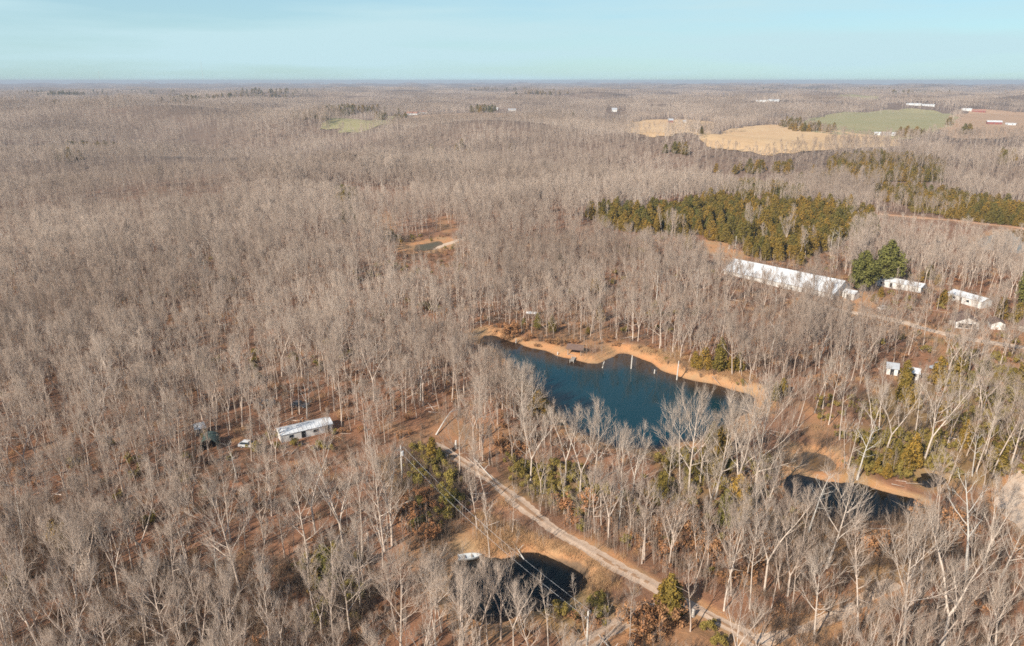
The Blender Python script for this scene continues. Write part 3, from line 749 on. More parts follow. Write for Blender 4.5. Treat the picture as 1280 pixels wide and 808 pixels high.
# ground kept free of tall trees (clearings, the view over the teal pond, house plots)
OPEN = [poly(p) for p in [
    [(598, 420), (620, 414), (700, 432), (775, 430), (850, 456), (925, 478), (965, 495), (960, 540), (930, 640), (870, 650), (800, 660), (690, 640), (690, 600), (690, 560), (676, 520), (650, 524), (590, 502), (580, 470), (590, 440)],
    [(960, 480), (1060, 480), (1110, 520), (1180, 560), (1190, 640), (1150, 690), (1060, 720), (980, 690), (960, 600)],
    [(492, 312), (505, 296), (560, 292), (582, 298), (578, 322), (560, 338), (505, 338)],
    [(560, 680), (640, 680), (745, 700), (775, 745), (740, 830), (560, 850), (545, 760)],
    [(866, 296), (930, 300), (960, 320), (1070, 352), (1085, 370), (1072, 384), (1040, 384), (1000, 374), (905, 352), (870, 325)], [(790, 296), (870, 300), (905, 306), (1000, 326), (1060, 310), (1060, 330), (1000, 345), (900, 340), (800, 318)],
    [(1062, 350), (1100, 348), (1290, 378), (1290, 392), (1200, 386), (1120, 374), (1062, 372)],
    [(345, 545), (352, 530), (418, 520), (425, 545), (425, 570), (345, 578)],
        [(1100, 455), (1180, 445), (1190, 525), (1100, 530)],
    [(1225, 600), (1320, 580), (1360, 780), (1260, 740)],
    [(500, 560), (560, 560), (590, 640), (560, 690), (500, 680), (490, 620)],
    [(480, 530), (575, 515), (600, 530), (560, 556), (490, 552)],
    [(395, 178), (420, 148), (500, 143), (505, 165), (460, 182)],
    [(1075, 280), (1100, 262), (1340, 280), (1340, 325), (1230, 312), (1120, 302)]]]
THIN = [(poly(p), k) for p, k in [([(1055, 364), (1118, 364), (1118, 404), (1055, 400)], 0), ([(1055, 372), (1290, 392), (1290, 470), (1200, 462), (1055, 415)], .4),
    ([(345, 570), (425, 570), (430, 625), (345, 632)], .35), ([(225, 540), (335, 540), (330, 630), (235, 630)], .6),
    ([(900, 350), (1000, 372), (1072, 384), (1078, 400), (1000, 396), (896, 370)], .3), ([(896, 370), (1000, 396), (1078, 400), (1075, 425), (1000, 420), (896, 395)], .6), ([(440, 275), (470, 262), (505, 275), (560, 270), (585, 298), (492, 312)], .4), ([(485, 336), (580, 328), (585, 362), (490, 366)], .15),
    ([(728, 276), (800, 296), (870, 300), (870, 335), (730, 305)], .35), ([(900, 240), (1010, 250), (1010, 262), (900, 254)], .4), ([(1030, 212), (1190, 220), (1190, 238), (1030, 228)], .3), ([(1090, 240), (1290, 262), (1290, 280), (1090, 258)], .3),
    ([(1090, 300), (1340, 310), (1340, 335), (1090, 318)], .5), ([(862, 184), (910, 195), (1000, 197), (1120, 190), (1115, 208), (1000, 214), (890, 210)], .8), ([(780, 168), (892, 166), (892, 186), (780, 186)], .5), ([(985, 165), (1140, 174), (1140, 186), (985, 180)], .3), ([(1180, 172), (1340, 170), (1340, 188), (1180, 190)], .4), ([(960, 700), (1290, 690), (1290, 830), (960, 830)], .6), ([(870, 630), (960, 640), (970, 730), (880, 720)], .5), ([(640, 640), (900, 790), (990, 830), (880, 850), (760, 790), (640, 690)], .12), ([(740, 790), (1000, 805), (1130, 1000), (740, 1000)], .2), ([(1100, 470), (1290, 470), (1290, 600), (1180, 600)], .55)]]
CEDAR_ZONE = [poly(p) for p in [
    [(728, 270), (800, 272), (850, 262), (905, 256), (1000, 262), (1060, 266), (1098, 278), (1095, 296), (1045, 310), (1000, 324), (950, 326), (905, 304), (862, 298), (800, 294), (760, 286)],
    [(1035, 205), (1100, 202), (1180, 212), (1175, 222), (1100, 220), (1040, 214)],
    [(1090, 228), (1180, 232), (1270, 242), (1285, 262), (1200, 258), (1100, 242)],
    [(900, 226), (950, 228), (1010, 240), (1000, 248), (930, 240)],
    [(1180, 268), (1290, 258), (1300, 285), (1240, 276)]]]
def frame_ok(x, y, m=60):
    u, v = proj(x, y, T(x, y)); return (u > -m) & (u < 1280 + m) & (v < 808 + 220) & (y > 20)
FIELDS_W = [smooth_poly(P, 3) for P, _ in FIELD.values()]
def front_strip(x, y, P, reach):
    m = np.zeros(x.shape, bool); c = P.mean(0); u = c / np.linalg.norm(c)
    for k in (.35, .7, 1.0): m |= inside(P - u * reach * k, x, y)
    return m
PLOTS = []      # (x, y, radius across, reach towards camera) cleared round far houses, filled by the building code below
WINDOWPX = [(515, 145, 26, 260), (622, 139, 34, 300), (770, 141, 12, 200), (838, 156, 22, 180), (960, 129, 26, 300), (1150, 133, 32, 300), (1245, 160, 34, 220), (1208, 142, 20, 250), (1105, 171, 22, 200)]
for px, py, hw, reach in WINDOWPX:
    c = Gt(px, py); D = np.hypot(*c); PLOTS.append((c, hw / FPX * D, reach))
def plots_mask(x, y):
    m = np.zeros(x.shape, bool)
    for c, hw, reach in PLOTS:
        D = np.hypot(*c); u = c / D; al = x * u[0] + y * u[1] - D; ac = -x * u[1] + y * u[0]
        m |= (np.abs(ac) < hw * (1 - .3 * np.clip(-al / reach, 0, 1))) & (al > -reach) & (al < 25)
    return m
def vnoise(x, y, s, seed):
    g = np.random.default_rng(seed); ph = g.uniform(0, 6.28, 12); an = g.uniform(0, 6.28, 6); out = 0
    for i in range(6): out = out + np.sin((x * math.cos(an[i]) + y * math.sin(an[i])) / s * (1 + .35 * i) + ph[i]) / (1 + .3 * i)
    return out / 2.2
def jitter(cell, rmin, rmax, half=44):
    n = int(rmax * math.sin(R(half)) / cell) + 1; m = int(rmax / cell) + 1
    X, Y = np.meshgrid(np.arange(-n, n + 1) * cell, np.arange(0, m) * cell); X = X.ravel(); Y = Y.ravel()
    X = X + rng.uniform(-.5, .5, len(X)) * cell; Y = Y + rng.uniform(-.5, .5, len(Y)) * cell; r = np.hypot(X, Y)
    s = (r >= rmin) & (r < rmax) & (np.abs(np.arctan2(X, Y)) < R(half)); return X[s], Y[s]
def pond_d(x, y):
    d = np.full(x.shape, 1e9)
    for P, _ in POND.values(): d = np.minimum(d, sdist(P, x, y))
    return d
def road_d(x, y, which):
    d = np.full(x.shape, 1e9)
    for L in which: d = np.minimum(d, linedist(L, x, y, False))
    return d

def scatter_bare():
    out = []
    for cell, r0, r1 in ((4.05, 62, 700), (6.2, 700, 2600)):
        x, y = jitter(cell, r0, r1); ok = np.ones(len(x), bool); near = np.hypot(x, y) < 700
        ok &= ~pxpoly_mask(FIELDS_W, x, y) & ~plots_mask(x, y)
        if r0 < 100:
            ok &= ~pxpoly_mask(OPEN, x, y) & (pond_d(x, y) > 4) & (road_d(x, y, [ROAD, TRACK]) > 3.2) & (road_d(x, y, [BROAD, PATH3, PATH4]) > 4) & (road_d(x, y, [RTRACK]) > 8)
            ok &= ~((pxpoly_mask(CEDAR_ZONE, x, y)) & (rng.random(len(x)) < .95))
        for pg, k in THIN: ok &= ~(inside(pg, x, y) & (rng.random(len(x)) > k))
        for nm in ('left_green_field', 'village_meadow', 'green_field', 'far_meadow'): ok &= ~(front_strip(x, y, FIELD[nm][0], 150) & (rng.random(len(x)) > .3))
        dens = .80 + .34 * vnoise(x, y, 17, 3) + .34 * vnoise(x, y, 85, 5)
        dens = np.where((np.hypot(x, y) > 380) & (vnoise(x, y, 60, 13) > .72), dens * .15, dens)
        ok &= rng.random(len(x)) < dens
        out.append((x[ok], y[ok]))
    for line, n in (([(975, 160), (1010, 163), (1040, 168), (1085, 173), (1140, 177)], 210), ([(880, 165), (905, 168), (940, 157)], 60), ([(785, 157), (820, 168), (890, 167)], 40), ([(1170, 168), (1195, 150)], 10), ([(1110, 178), (1180, 175), (1230, 176)], 120), ([(1030, 147), (1130, 137.5), (1200, 139)], 90), ([(940, 156), (985, 157), (1030, 146)], 80), ([(1195, 140), (1194, 152), (1172, 166)], 40), ([(1230, 137), (1320, 143)], 80), ([(400, 160), (420, 150), (500, 146)], 60), ([(500, 150), (600, 141), (660, 142), (720, 147)], 80), ([(520, 152), (640, 153), (720, 147)], 60), ([(785, 157), (800, 150), (890, 152)], 50)):
        L = np.array([Gt(*q) for q in line]); t = rng.uniform(0, len(L) - 1, n); i = t.astype(int); f = (t - i)[:, None]; p = L[i] * (1 - f) + L[i + 1] * f + rng.normal(0, 7, (n, 2)); out.append((p[:, 0], p[:, 1]))
    return np.concatenate([o[0] for o in out]), np.concatenate([o[1] for o in out])

# ------------------------------------------------------------------ buildings
def gable(name, A, B, depth, eave, ridge, wall, roofm, label, cat='building', over=.4, doors=(), wins=(), end_doors=(), group=None, z=None, roof_ribs=0, open_front=None):
    """A -> B is the front wall line on the ground (left to right seen from the camera), depth runs away from it"""
    A = np.asarray(A, float); B = np.asarray(B, float); L = float(np.linalg.norm(B - A)); rz = math.atan2(B[1] - A[1], B[0] - A[0])
    zz = min(gz(*A), gz(*B)) if z is None else z
    o = empty(name, (A[0], A[1], zz), rz)
    m = MB(); prof = [(0, -.3), (depth, -.3), (depth, eave), (depth / 2, ridge), (0, eave)]
    m.prismx(prof, 0, L); w = m.build('wall', wall, o)
    rf = None
    k = (ridge - eave) / (depth / 2)
    for side in (0, 1):
        y0, y1 = (-over, depth / 2) if side == 0 else (depth + over, depth / 2); z0 = eave - over * k
        t = .09; mm = MB()
        mm.add([(-over, y0, z0 + .03), (L + over, y0, z0 + .03), (L + over, y1, ridge + .03), (-over, y1, ridge + .03), (-over, y0, z0 + t), (L + over, y0, z0 + t), (L + over, y1, ridge + t), (-over, y1, ridge + t)],
               [(0, 3, 2, 1), (4, 5, 6, 7), (0, 1, 5, 4), (1, 2, 6, 5), (2, 3, 7, 6), (3, 0, 4, 7)] if side == 0 else [(0, 1, 2, 3), (4, 7, 6, 5), (0, 4, 5, 1), (1, 5, 6, 2), (2, 6, 7, 3), (3, 7, 4, 0)])
        if roof_ribs and side == 0:
            for i in range(roof_ribs + 1):
                x = -over + (L + 2 * over) * i / roof_ribs; e = .06
                mm.add([(x - e, y0, z0 + t), (x + e, y0, z0 + t), (x + e, y1, ridge + t), (x - e, y1, ridge + t), (x - e, y0, z0 + t + .07), (x + e, y0, z0 + t + .07), (x + e, y1, ridge + t + .07), (x - e, y1, ridge + t + .07)],
                       [(4, 5, 6, 7), (0, 1, 5, 4), (1, 2, 6, 5), (3, 0, 4, 7)])
        q = mm.build('roof', roofm, o); rf = rf or q
    MB().box(-over, L + over, depth / 2 - .2, depth / 2 + .2, ridge + t - .02, ridge + t + .06).build('ridge_cap', roofm, rf)
    for x0, x1, z0, z1 in doors:
        d = MB().box(x0, x1, -.06, .02, z0, z1).build('door', M_dark, o); MB().box(x1 - .25, x1 - .15, -.12, -.06, z0 + .95, z0 + 1.1).build('handle', M_steel, d)
    for x0, x1, z0, z1 in wins:
        f = MB().box(x0 - .08, x1 + .08, -.05, .02, z0 - .08, z1 + .08).build('window', M_wall, o); MB().box(x0, x1, -.07, -.045, z0, z1).build('pane', M_glass, f)
    for end, y0, y1, z0, z1 in end_doors:
        X = (-.06, .02) if end == 0 else (L - .02, L + .06)
        MB().box(X[0], X[1], y0, y1, z0, z1).build('door', M_dark, o)
    return tag(o, label, cat, group)

# long white barn and its lean-to
A, B = G(905, 344), G(1041, 374)
barn = gable('long_barn', A, B, 16, 2.7, 6.6, M_wall, M_white, 'long white metal roofed barn beside the cedar stand', 'barn', .5, roof_ribs=44,
             doors=((20, 21.2, 0, 2.1), (38, 39.2, 0, 2.1)), wins=(), end_doors=((1, 5, 7.2, 0, 2.5),))
u = (B - A) / np.linalg.norm(B - A); nrm = np.array([-u[1], u[0]])
gable('annex_shed', B + u * 1.2 + nrm * 5.5, B + u * 6.0 + nrm * 5.5, 5, 2.6, 3.5, M_wall, M_white, 'small white shed against the end of the long barn', 'shed', .2, doors=((1.8, 2.8, 0, 2.0),))
# two white single-wide homes behind the farm road
A, B = G(1094, 357), G(1150, 368)
h1 = gable('mobile_home', A, B, 6.2, 2.9, 3.9, M_wall, M_white, 'white metal roofed mobile home right of the two pines', 'mobile home', .3, doors=((6, 7, .4, 2.4),), wins=((2, 3.4, 1.2, 2.1), (9, 10.4, 1.2, 2.1)), roof_ribs=16)
A, B = G(1184, 376), G(1225, 388)
h2 = gable('mobile_home', A, B, 6.2, 2.9, 3.9, M_wall, M_white, 'white metal roofed mobile home above the small garage', 'mobile home', .3, doors=((5, 6, .4, 2.4),), wins=((2, 3.2, 1.2, 2.1), (8, 9.2, 1.2, 2.1)), roof_ribs=14)
# small house with an open white gable (garage) and a white shed
def front_gable(name, C, w, d, eave, ridge, wall, roofm, label, cat, opening=None):
    """gable end faces the camera; C is the middle of the front on the ground"""
    C = np.asarray(C, float); o = empty(name, (C[0], C[1], gz(*C)), R(-18))
    MB().prism([(-w / 2, -.3), (w / 2, -.3), (w / 2, eave), (0, ridge), (-w / 2, eave)][::1], 0, d).build('wall', wall, o)
    k = (ridge - eave) / (w / 2)
    for s in (-1, 1):
        x0 = s * (w / 2 + .4); z0 = eave - .4 * k
        m = MB(); p = [(x0, -.5, z0 + .03), (0, -.5, ridge + .03), (0, d + .4, ridge + .03), (x0, d + .4, z0 + .03)]; q = [(a, b, c + .12) for a, b, c in p]
        m.add(p + q, [(0, 1, 2, 3), (7, 6, 5, 4), (0, 4, 5, 1), (1, 5, 6, 2), (2, 6, 7, 3), (3, 7, 4, 0)]).build('roof', roofm, o)
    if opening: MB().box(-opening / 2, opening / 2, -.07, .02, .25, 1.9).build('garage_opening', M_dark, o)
    for s in (-1, 1): MB().box(s * w / 2 - .1, s * w / 2 + .1, -.09, .03, -.2, eave).build('corner_post', M_white, o)
    return tag(o, label, cat)
front_gable('garage', G(1208, 411), 7.2, 8, 2.6, 4.3, M_wall, M_brownroof, 'white gabled garage with a dark opening and brown roof', 'garage', 5.4)
front_gable('shed', G(1247, 413), 4.2, 5, 2.3, 3.4, M_wall, M_brownroof, 'small white shed with brown roof right of the garage', 'shed', None)
gable('cabin', G(1186, 405), G(1199, 408), 5, 2.2, 3.4, M_pole, M_brownroof, 'dark brown cabin left of the white garage', 'cabin', .4, doors=((1, 2, 0, 2),))
gable('cottage', G(1272, 414), G(1292, 419), 7, 2.6, 4.4, M_pole, M_brownroof, 'dark roofed cottage cut by the right edge', 'cottage', .4)
# roofs in the trees right of the teal pond
gable('shed', G(1108, 466), G(1122, 468), 4.5, 2.2, 3.2, M_wall, M_greyroof, 'left of two pale roofed sheds in trees by an orange cedar', 'shed', .3, doors=((1, 2, 0, 1.9),))
gable('shed', G(1135, 472), G(1148, 474), 4.0, 2.2, 3.1, M_wall, M_white, 'right of two pale roofed sheds in trees by an orange cedar', 'shed', .3, doors=((1, 1.9, 0, 1.9),))
# white trailer home on the left
A, B = G(352, 554), G(416, 539)
gable('trailer_home', A, B, 4.6, 2.0, 2.7, M_wall, M_white, 'long white trailer home among bare trees on the left', 'mobile home', .15, doors=((5, 6, .1, 1.85), (11, 12, .1, 1.85)), wins=((2, 3, .9, 1.6), (8, 9.2, .9, 1.6)), roof_ribs=12)
# green tarp shed
def tarp_shed():
    C = G(262, 566); o = empty('tarp_shed', (C[0], C[1], gz(*C)), R(14)); n = 8; w, d = 3.8, 4.6
    prof = [(-w / 2, 0)] + [(-w / 2 * math.cos(math.pi * i / n) , 1.5 + 1.6 * math.sin(math.pi * i / n)) for i in range(n + 1)] + [(w / 2, 0)]
    inner = [(x * .96, max(0, z - .08) if z > 0 else 0) for x, z in prof]; N = len(prof)
    m = MB(); vs_ = [(x, y, z) for y in (0, d) for x, z in prof] + [(x, y, z) for y in (0, d) for x, z in inner]
    fs = [(i + 1, i, N + i, N + i + 1) for i in range(N - 1)] + [(2 * N + i, 2 * N + i + 1, 3 * N + i + 1, 3 * N + i) for i in range(N - 1)] + [(i, i + 1, 2 * N + i + 1, 2 * N + i) for i in range(N - 1)] + [(N + i + 1, N + i, 3 * N + i, 3 * N + i + 1) for i in range(N - 1)]
    m.add(vs_, fs).build('tarpaulin', M_tarp, o)
    MB().prism([(x * .94, z * .97) for x, z in prof], d - .3, d - .2).build('back_panel', M_tarp, o)
    for y in (.15, d * .5, d - .5):
        MB().tube([(x * .95, y, max(.02, z - .1)) for x, z in prof], .04, 5).build('hoop', M_steel, o)
    return tag(o, 'green tarpaulin hoop shed left of the white trailer', 'shed')
tarp_shed()
# lean-to of pale sheet next to the tarp shed
gable('shed', G(246, 548), G(258, 545), 3.2, 1.9, 2.6, M_pole, M_white, 'small shed with white sheet roof behind the green tarpaulin', 'shed', .2)

# lakeside shelter
def shelter():
    C = G(718, 442); o = empty('picnic_shelter', (C[0], C[1], gz(*C)), R(-20)); w, d = 4.4, 3.4
    for x in (-w / 2, w / 2):
        for y in (0, d): MB().box(x - .1, x + .1, y - .1, y + .1, -.3, 2.3).build('post', M_pole, o)
    for s in (0, 1):
        y0 = -.6 if s == 0 else d + .6; m = MB(); p = [(-w / 2 - .6, y0, 2.15), (w / 2 + .6, y0, 2.15), (w / 2 + .6, d / 2, 3.3), (-w / 2 - .6, d / 2, 3.3)]; q = [(a, b, c + .12) for a, b, c in p]
        m.add(p + q, [(0, 3, 2, 1), (4, 5, 6, 7), (0, 1, 5, 4), (1, 2, 6, 5), (2, 3, 7, 6), (3, 0, 4, 7)]).build('roof', M_brownroof, o)
    MB().box(-w / 2, w / 2, 0, d, -.05, .08).build('floor_deck', M_pole, o)
    t = MB().box(-.9, .9, 1.5, 2.3, .70, .78).build('table', M_pole, o); MB().box(-.7, -.6, 1.6, 2.2, .08, .7).build('leg', M_pole, t); MB().box(.6, .7, 1.6, 2.2, .08, .7).build('leg', M_pole, t)
    return tag(o, 'brown roofed picnic shelter on the far bank of the teal pond', 'shelter')
shelter()
def dock():
    C = G(716, 451, WL); o = empty('fishing_dock', (C[0], C[1], WL), R(-15))
    for i in range(7): MB().box(-.6, .6, -2.2 + i * .6, -2.2 + i * .6 + .54, .55, .62).build('plank', M_pole, o)
    for x in (-.6, .6):
        for y in (-2.0, 1.2): MB().tube([(x, y, -1.5), (x, y, 1.0)], .09, 6).build('post', M_snag, o)
    return tag(o, 'short wooden dock on posts below the picnic shelter', 'dock')
dock()

# dead posts standing in the teal pond
for i, (px, pb, pt, lb) in enumerate([(789, 461, 444, 'tall bleached dead trunk standing in the bay of the teal pond'), (846, 475, 451, 'tallest bleached dead trunk standing near the right bank of the teal pond'),
                                      (753, 460, 452, 'leaning bleached stump in water off the tip of the point'), (645, 429, 423, 'short white stump at the left end of the far bank'), (697, 444, 440, 'tiny white stump at the waterline left of the dock'),
                                      (818, 467, 462, 'small stump in the shallows between two tall dead trunks')]):
    c = G(px, pb, WL); dep = c[1] * FWD[1] + (WL - CAM_H) * FWD[2]; h = (pb - pt) * dep / FPX / math.cos(PITCH)
    o = empty('dead_trunk', (c[0], c[1], WL)); ln = .25 if i == 2 else .03
    MB().tube([(-ln * .2, 0, -1.5), (0, 0, 0), (ln * h * .5, 0, h * .55), (ln * h, .02, h)], [.24, .21, .17, .11], 8).build('trunk', M_snag, o, True)
    MB().tube([(ln * h * .5, 0, h * .6), (ln * h * .5 + .35, .1, h * .72)], [.07, .03], 5).build('branch_stub', M_snag, o)
    tag(o, lb, 'dead trunk', 'dead trunks in the pond')

# boat by the bottom pond
def boat(px, py, rz, L, W, mat, label, flip=False):
    c = G(px, py); o = empty('rowing_boat', (c[0], c[1], gz(*c) + .05), rz); m = MB(); n = 9; rows = []
    for i in range(n):
        t = i / (n - 1); w = W / 2 * (1 - max(0, (t - .45) / .55) ** 2.2) * (.82 + .18 * min(1, t * 4)) + .03; zk = .02 + .28 * max(0, (t - .6) / .4) ** 2; zs = .52 + .14 * t
        rows.append([(t * L, -w, zs), (t * L, -w * .78, zk + .12), (t * L, 0, zk), (t * L, w * .78, zk + .12), (t * L, w, zs)])
    if flip: rows = [[(x, -y, .68 - z) for x, y, z in r] for r in rows]
    vs_ = [p for r in rows for p in r]; inn = [(x, y * .93, z + (-.05 if flip else .05)) for x, y, z in vs_]; fs = []
    for i in range(n - 1):
        for k in range(4): fs.append((i * 5 + k, i * 5 + k + 1, i * 5 + 5 + k + 1, i * 5 + 5 + k)); 
    fs2 = [tuple(45 + a for a in f[::-1]) for f in fs]
    fs += fs2 + [(0, 1, 2, 3, 4), (49, 48, 47, 46, 45)] + [(i * 5, i * 5 + 5, 45 + i * 5 + 5, 45 + i * 5) for i in range(n - 1)] + [(i * 5 + 9, i * 5 + 4, 45 + i * 5 + 4, 45 + i * 5 + 9) for i in range(n - 1)]
    m.add(vs_ + inn, fs).build('hull', mat, o, False)
    if not flip:
        for t in (.25, .55): MB().box(L * t, L * t + .3, -W * .40, W * .40, .36, .41).build('bench', M_pole, o)
    else: MB().box(0, L * .95, -.03, .03, .60, .70).build('keel', mat, o)
    return tag(o, label, 'boat')
boat(572, 692.5, R(8), 4.6, 1.7, plain('aluminium_hull', (.55, .57, .57), (.42, .44, .45), 2, .4, .5), 'pale metal rowing boat beached at the dark bottom pond')
boat(658, 392, R(-12), 5, 1.8, M_white, 'white upturned boat among trees above the far bank', True)

# vehicles
def car(px, py, rz, mat, label, cat='car', L=4.6, W=1.8, H=1.5, pickup=False):
    c = G(px, py); o = empty('parked_car' if cat == 'car' else 'pickup_truck', (c[0], c[1], gz(*c)), rz); m = MB(); w = W / 2
    bp = [(-L / 2, .35), (L / 2, .35), (L / 2, .72), (L / 2 - .15, .86), (L * .22, .95), (-L / 2 + .1, .98), (-L / 2, .8)]
    m.prism(bp, -w, w); body = m.build('body', mat, o)
    cab = [(L * .24, .95), (L * .08, H), (-L * .12 if pickup else -L * .30, H), (-L * .16 if pickup else -L * .44, .97)]
    vs_ = [(x, y * (w - (.08 if z < 1 else .24)), z) for y in (-1, 1) for x, z in cab]
    MB().add(vs_, [(0, 1, 2, 3), (7, 6, 5, 4), (0, 4, 5, 1), (1, 5, 6, 2), (2, 6, 7, 3), (3, 7, 4, 0)]).build('cabin', M_glass, o)
    MB().box(-L * .12 if pickup else -L * .29, L * .07, -w + .22, w - .22, H + .002, H + .06).build('roof', mat, o)
    for x in (-L * .31, L * .31):
        for s in (-1, 1):
            y0, y1 = sorted((s * (w - .18), s * (w + .03))); t = MB().tube([(x, y0, .33), (x, y1, .33)], .33, 14).build('wheel', M_tyre, o)
            MB().tube([(x, s * (w + .02), .33), (x, s * (w + .05), .33)], .18, 10).build('rim', M_steel, t)
    for s in (-1, 1): MB().box(L / 2 - .03, L / 2 + .03, s * (w - .4) - .18, s * (w - .4) + .18, .62, .76).build('headlight', M_wall, o)
    return tag(o, label, cat)
car(311, 560, R(-8), M_carw, 'white car parked between green tarpaulin shed and white trailer')
car(334, 506, R(20), M_card, 'dark car in the woods behind the white trailer, left one')
car(375, 509, R(-10), M_card, 'dark car in the woods behind the white trailer, right one')
car(1172, 459, R(25), plain('grey_car_paint', (.34, .37, .41), (.3, .33, .37), 1, .25, .5), 'grey pickup truck in the trees right of the two sheds', 'pickup', 5.4, 1.95, 1.8, True)
car(1104, 386, R(30), M_carw, 'white car parked on the farm road beneath the pines')

# utility poles and wires over the bottom pond
def utility_pole(px, py, top_py, label, box=False):
    c = G(px, py); z = gz(*c); hs = np.linspace(2, 25, 400); vv = proj(np.full(400, c[0]), np.full(400, c[1]), z + hs)[1]; h = hs[np.argmin(abs(vv - top_py))]
    o = empty('utility_pole', (c[0], c[1], z), 0)
    MB().tube([(0, 0, -.5), (0, 0, h * .5), (0, 0, h)], [.19, .16, .12], 8).build('pole', M_snag, o, True)
    MB().box(-.06, .06, -.9, .9, h - .9, h - .78, R(-35)).build('crossarm', M_pole, o)
    for s in (-.8, .8): MB().tube([(s * .57, s * .82, h - .78), (s * .57, s * .82, h - .6)], .05, 6).build('insulator', M_white, o)
    if box:
        b = MB().tube([(.35, 0, h - 2.4), (.35, 0, h - 1.4)], .27, 10).build('transformer', M_white, o); MB().box(.1, .2, -.1, .1, h - 2.2, h - 1.6).build('bracket', M_steel, b)
    return tag(o, label, 'utility pole', 'utility poles'), np.array([c[0], c[1], z + h - .6])
_, T1 = utility_pole(503, 602, 557, 'utility pole with transformer beside dark brush left of the road end', True)
_, T2 = utility_pole(733, 822, 764, 'pale utility pole at the bottom edge beside the sandy track')
for s, lb in ((-.8, 'left power wire crossing above the dark bottom pond'), (.8, 'right power wire crossing above the dark bottom pond')):
    off = np.array([s * .57, s * .82, 0]); pts = []
    for i in range(25):
        t = i / 24; p = (T1 + off) * (1 - t) + (T2 + off) * t; p[2] -= 1.6 * 4 * t * (1 - t); pts.append(tuple(p))
    m = MB().tube(pts, .022, 5); tag(m.build('power_wire', M_wire), lb, 'wire', 'power wires')

# fallen logs and posts by the road end
def log(pts, r, label, mat=None):
    P = [(*G(px, py), h) for px, py, h in pts]; P = [(x, y, gz(x, y) + h) for x, y, h in P]; b = P[0]; o = empty('fallen_log', b); m = MB(); n = len(P)
    m.tube([tuple(np.array(p) - b) for p in P], [r * (1 - .6 * i / (n - 1)) for i in range(n)], 7).build('trunk', mat or M_snag, o, True)
    q = np.array(P[n // 2]) - b; MB().tube([tuple(q), tuple(q + np.array([1.0, .6, .9]))], [r * .4, .03], 5).build('branch_stub', mat or M_snag, o)
    return tag(o, label, 'log')
log([(545, 543, .2), (556, 530, 1.2), (563, 524, 2.0), (574, 520, 2.2)], .2, 'arched pale fallen tree above the end of the gravel road')
log([(706, 757, .2), (695, 752, .25), (684, 748, .3)], .2, 'short pale log lying at the lower edge of the dark bottom pond')
log([(592, 573, .15), (605, 588, .15), (617, 601, .2)], .17, 'pale log lying along the upper end of the gravel road')
log([(655, 692, .5), (648, 683, .3), (640, 675, .2)], .14, 'thin fallen branch on the orange bank above the bottom pond')
log([(752, 828, .2), (765, 815, .2), (748, 800, 1.0)], .2, 'pale broken log on the track at the bottom edge')
for px, py, h, lb in ((570, 561, 2.2, 'squat pale gatepost at the upper end of the gravel road'), (866, 771, 1.4, 'pale stub post beside the gravel road near the bottom')):
    c = G(px, py); o = empty('gate_post', (c[0], c[1], gz(*c))); MB().tube([(0, 0, -.4), (0, 0, h * .6), (.03, 0, h)], [.32, .28, .22], 9).build('post', M_snag, o); MB().tube([(.03, 0, h), (.03, 0, h + .08)], [.26, .1], 9).build('cap', M_snag, o); tag(o, lb, 'post')

# white marker post by the cedars
for px, py, top in ((919, 311, 296), (911, 312, 307)):
    c = G(px, py); o = empty('utility_pole', (c[0], c[1], gz(*c))); h = (py - top) * np.hypot(*c) / FPX; MB().tube([(0, 0, -.3), (0, 0, h * .6), (0, 0, h)], [.17, .15, .11], 7).build('pole', M_snag, o)
    MB().box(-.5, .5, -.05, .05, h - .5, h - .4).build('crossarm', M_pole, o); tag(o, 'tall white pole at the cedar edge behind the barn' if h > 6 else 'short white pole at the cedar edge behind the barn', 'utility pole', 'utility poles')

# far farms
def far_house(px, py, wpx, depth, eave, ridge, wall, roofm, label, cat='house', tilt=0.0, nwin=3):
    c = Gt(px, py); D = np.hypot(*c); w = wpx / FPX * D; a = R(tilt) - math.atan2(c[0], c[1]); u = np.array([math.cos(a), math.sin(a)])
    A, B = c - u * w / 2, c + u * w / 2; zz = float(min(T(*A), T(*B), T(*c))) + .3
    ws = [(w * (i + .3) / nwin, w * (i + .3) / nwin + min(1.6, w * .12), 1.1, 2.3) for i in range(nwin)]
    return gable('far_house' if cat == 'house' else 'far_barn', A, B, depth, eave, ridge, wall, roofm, label, cat, .5, doors=((w * .02 + .3, w * .02 + 1.5, 0, 2.1),), wins=ws, z=zz, group='far farm buildings')
M_orangeroof = plain('rusty_roof', (.40, .20, .14), (.30, .15, .11), .4, .8)
far_house(515, 144, 13, 9, 4, 7.5, M_wall, M_orangeroof, 'distant white house with rust red roof, larger of two', tilt=-12)
far_house(528, 142, 11, 9, 3.5, 7, M_wall, M_orangeroof, 'distant white house with rust red roof beside a dark tree', tilt=10)
far_house(616, 138, 12, 10, 4, 7, M_wall, M_white, 'distant white roofed house in the middle hamlet', tilt=-8)
far_house(599, 139, 9, 9, 3.5, 6.5, M_wall, M_greyroof, 'distant grey roofed house at the left of the hamlet', tilt=12)
far_house(640, 139, 9, 9, 3.5, 6, M_wall, M_greyroof, 'distant grey roofed house at the right of the hamlet', tilt=0)
far_house(768, 140, 6, 9, 5, 9, M_wall, M_greyroof, 'tall white house alone in the far woods', tilt=0, nwin=2)
far_house(838, 154, 6, 10, 5, 8, M_redwall, M_greyroof, 'distant red barn at the small tan field', 'barn', 0, 2)
far_house(856, 154, 4, 8, 3, 5, M_wall, M_greyroof, 'tiny pale shed right of the distant red barn', 'barn', 0, 1)
far_house(953, 128, 14, 14, 5, 7, M_wall, M_wall, 'far cream coloured long shed, left of two', 'barn', 0)
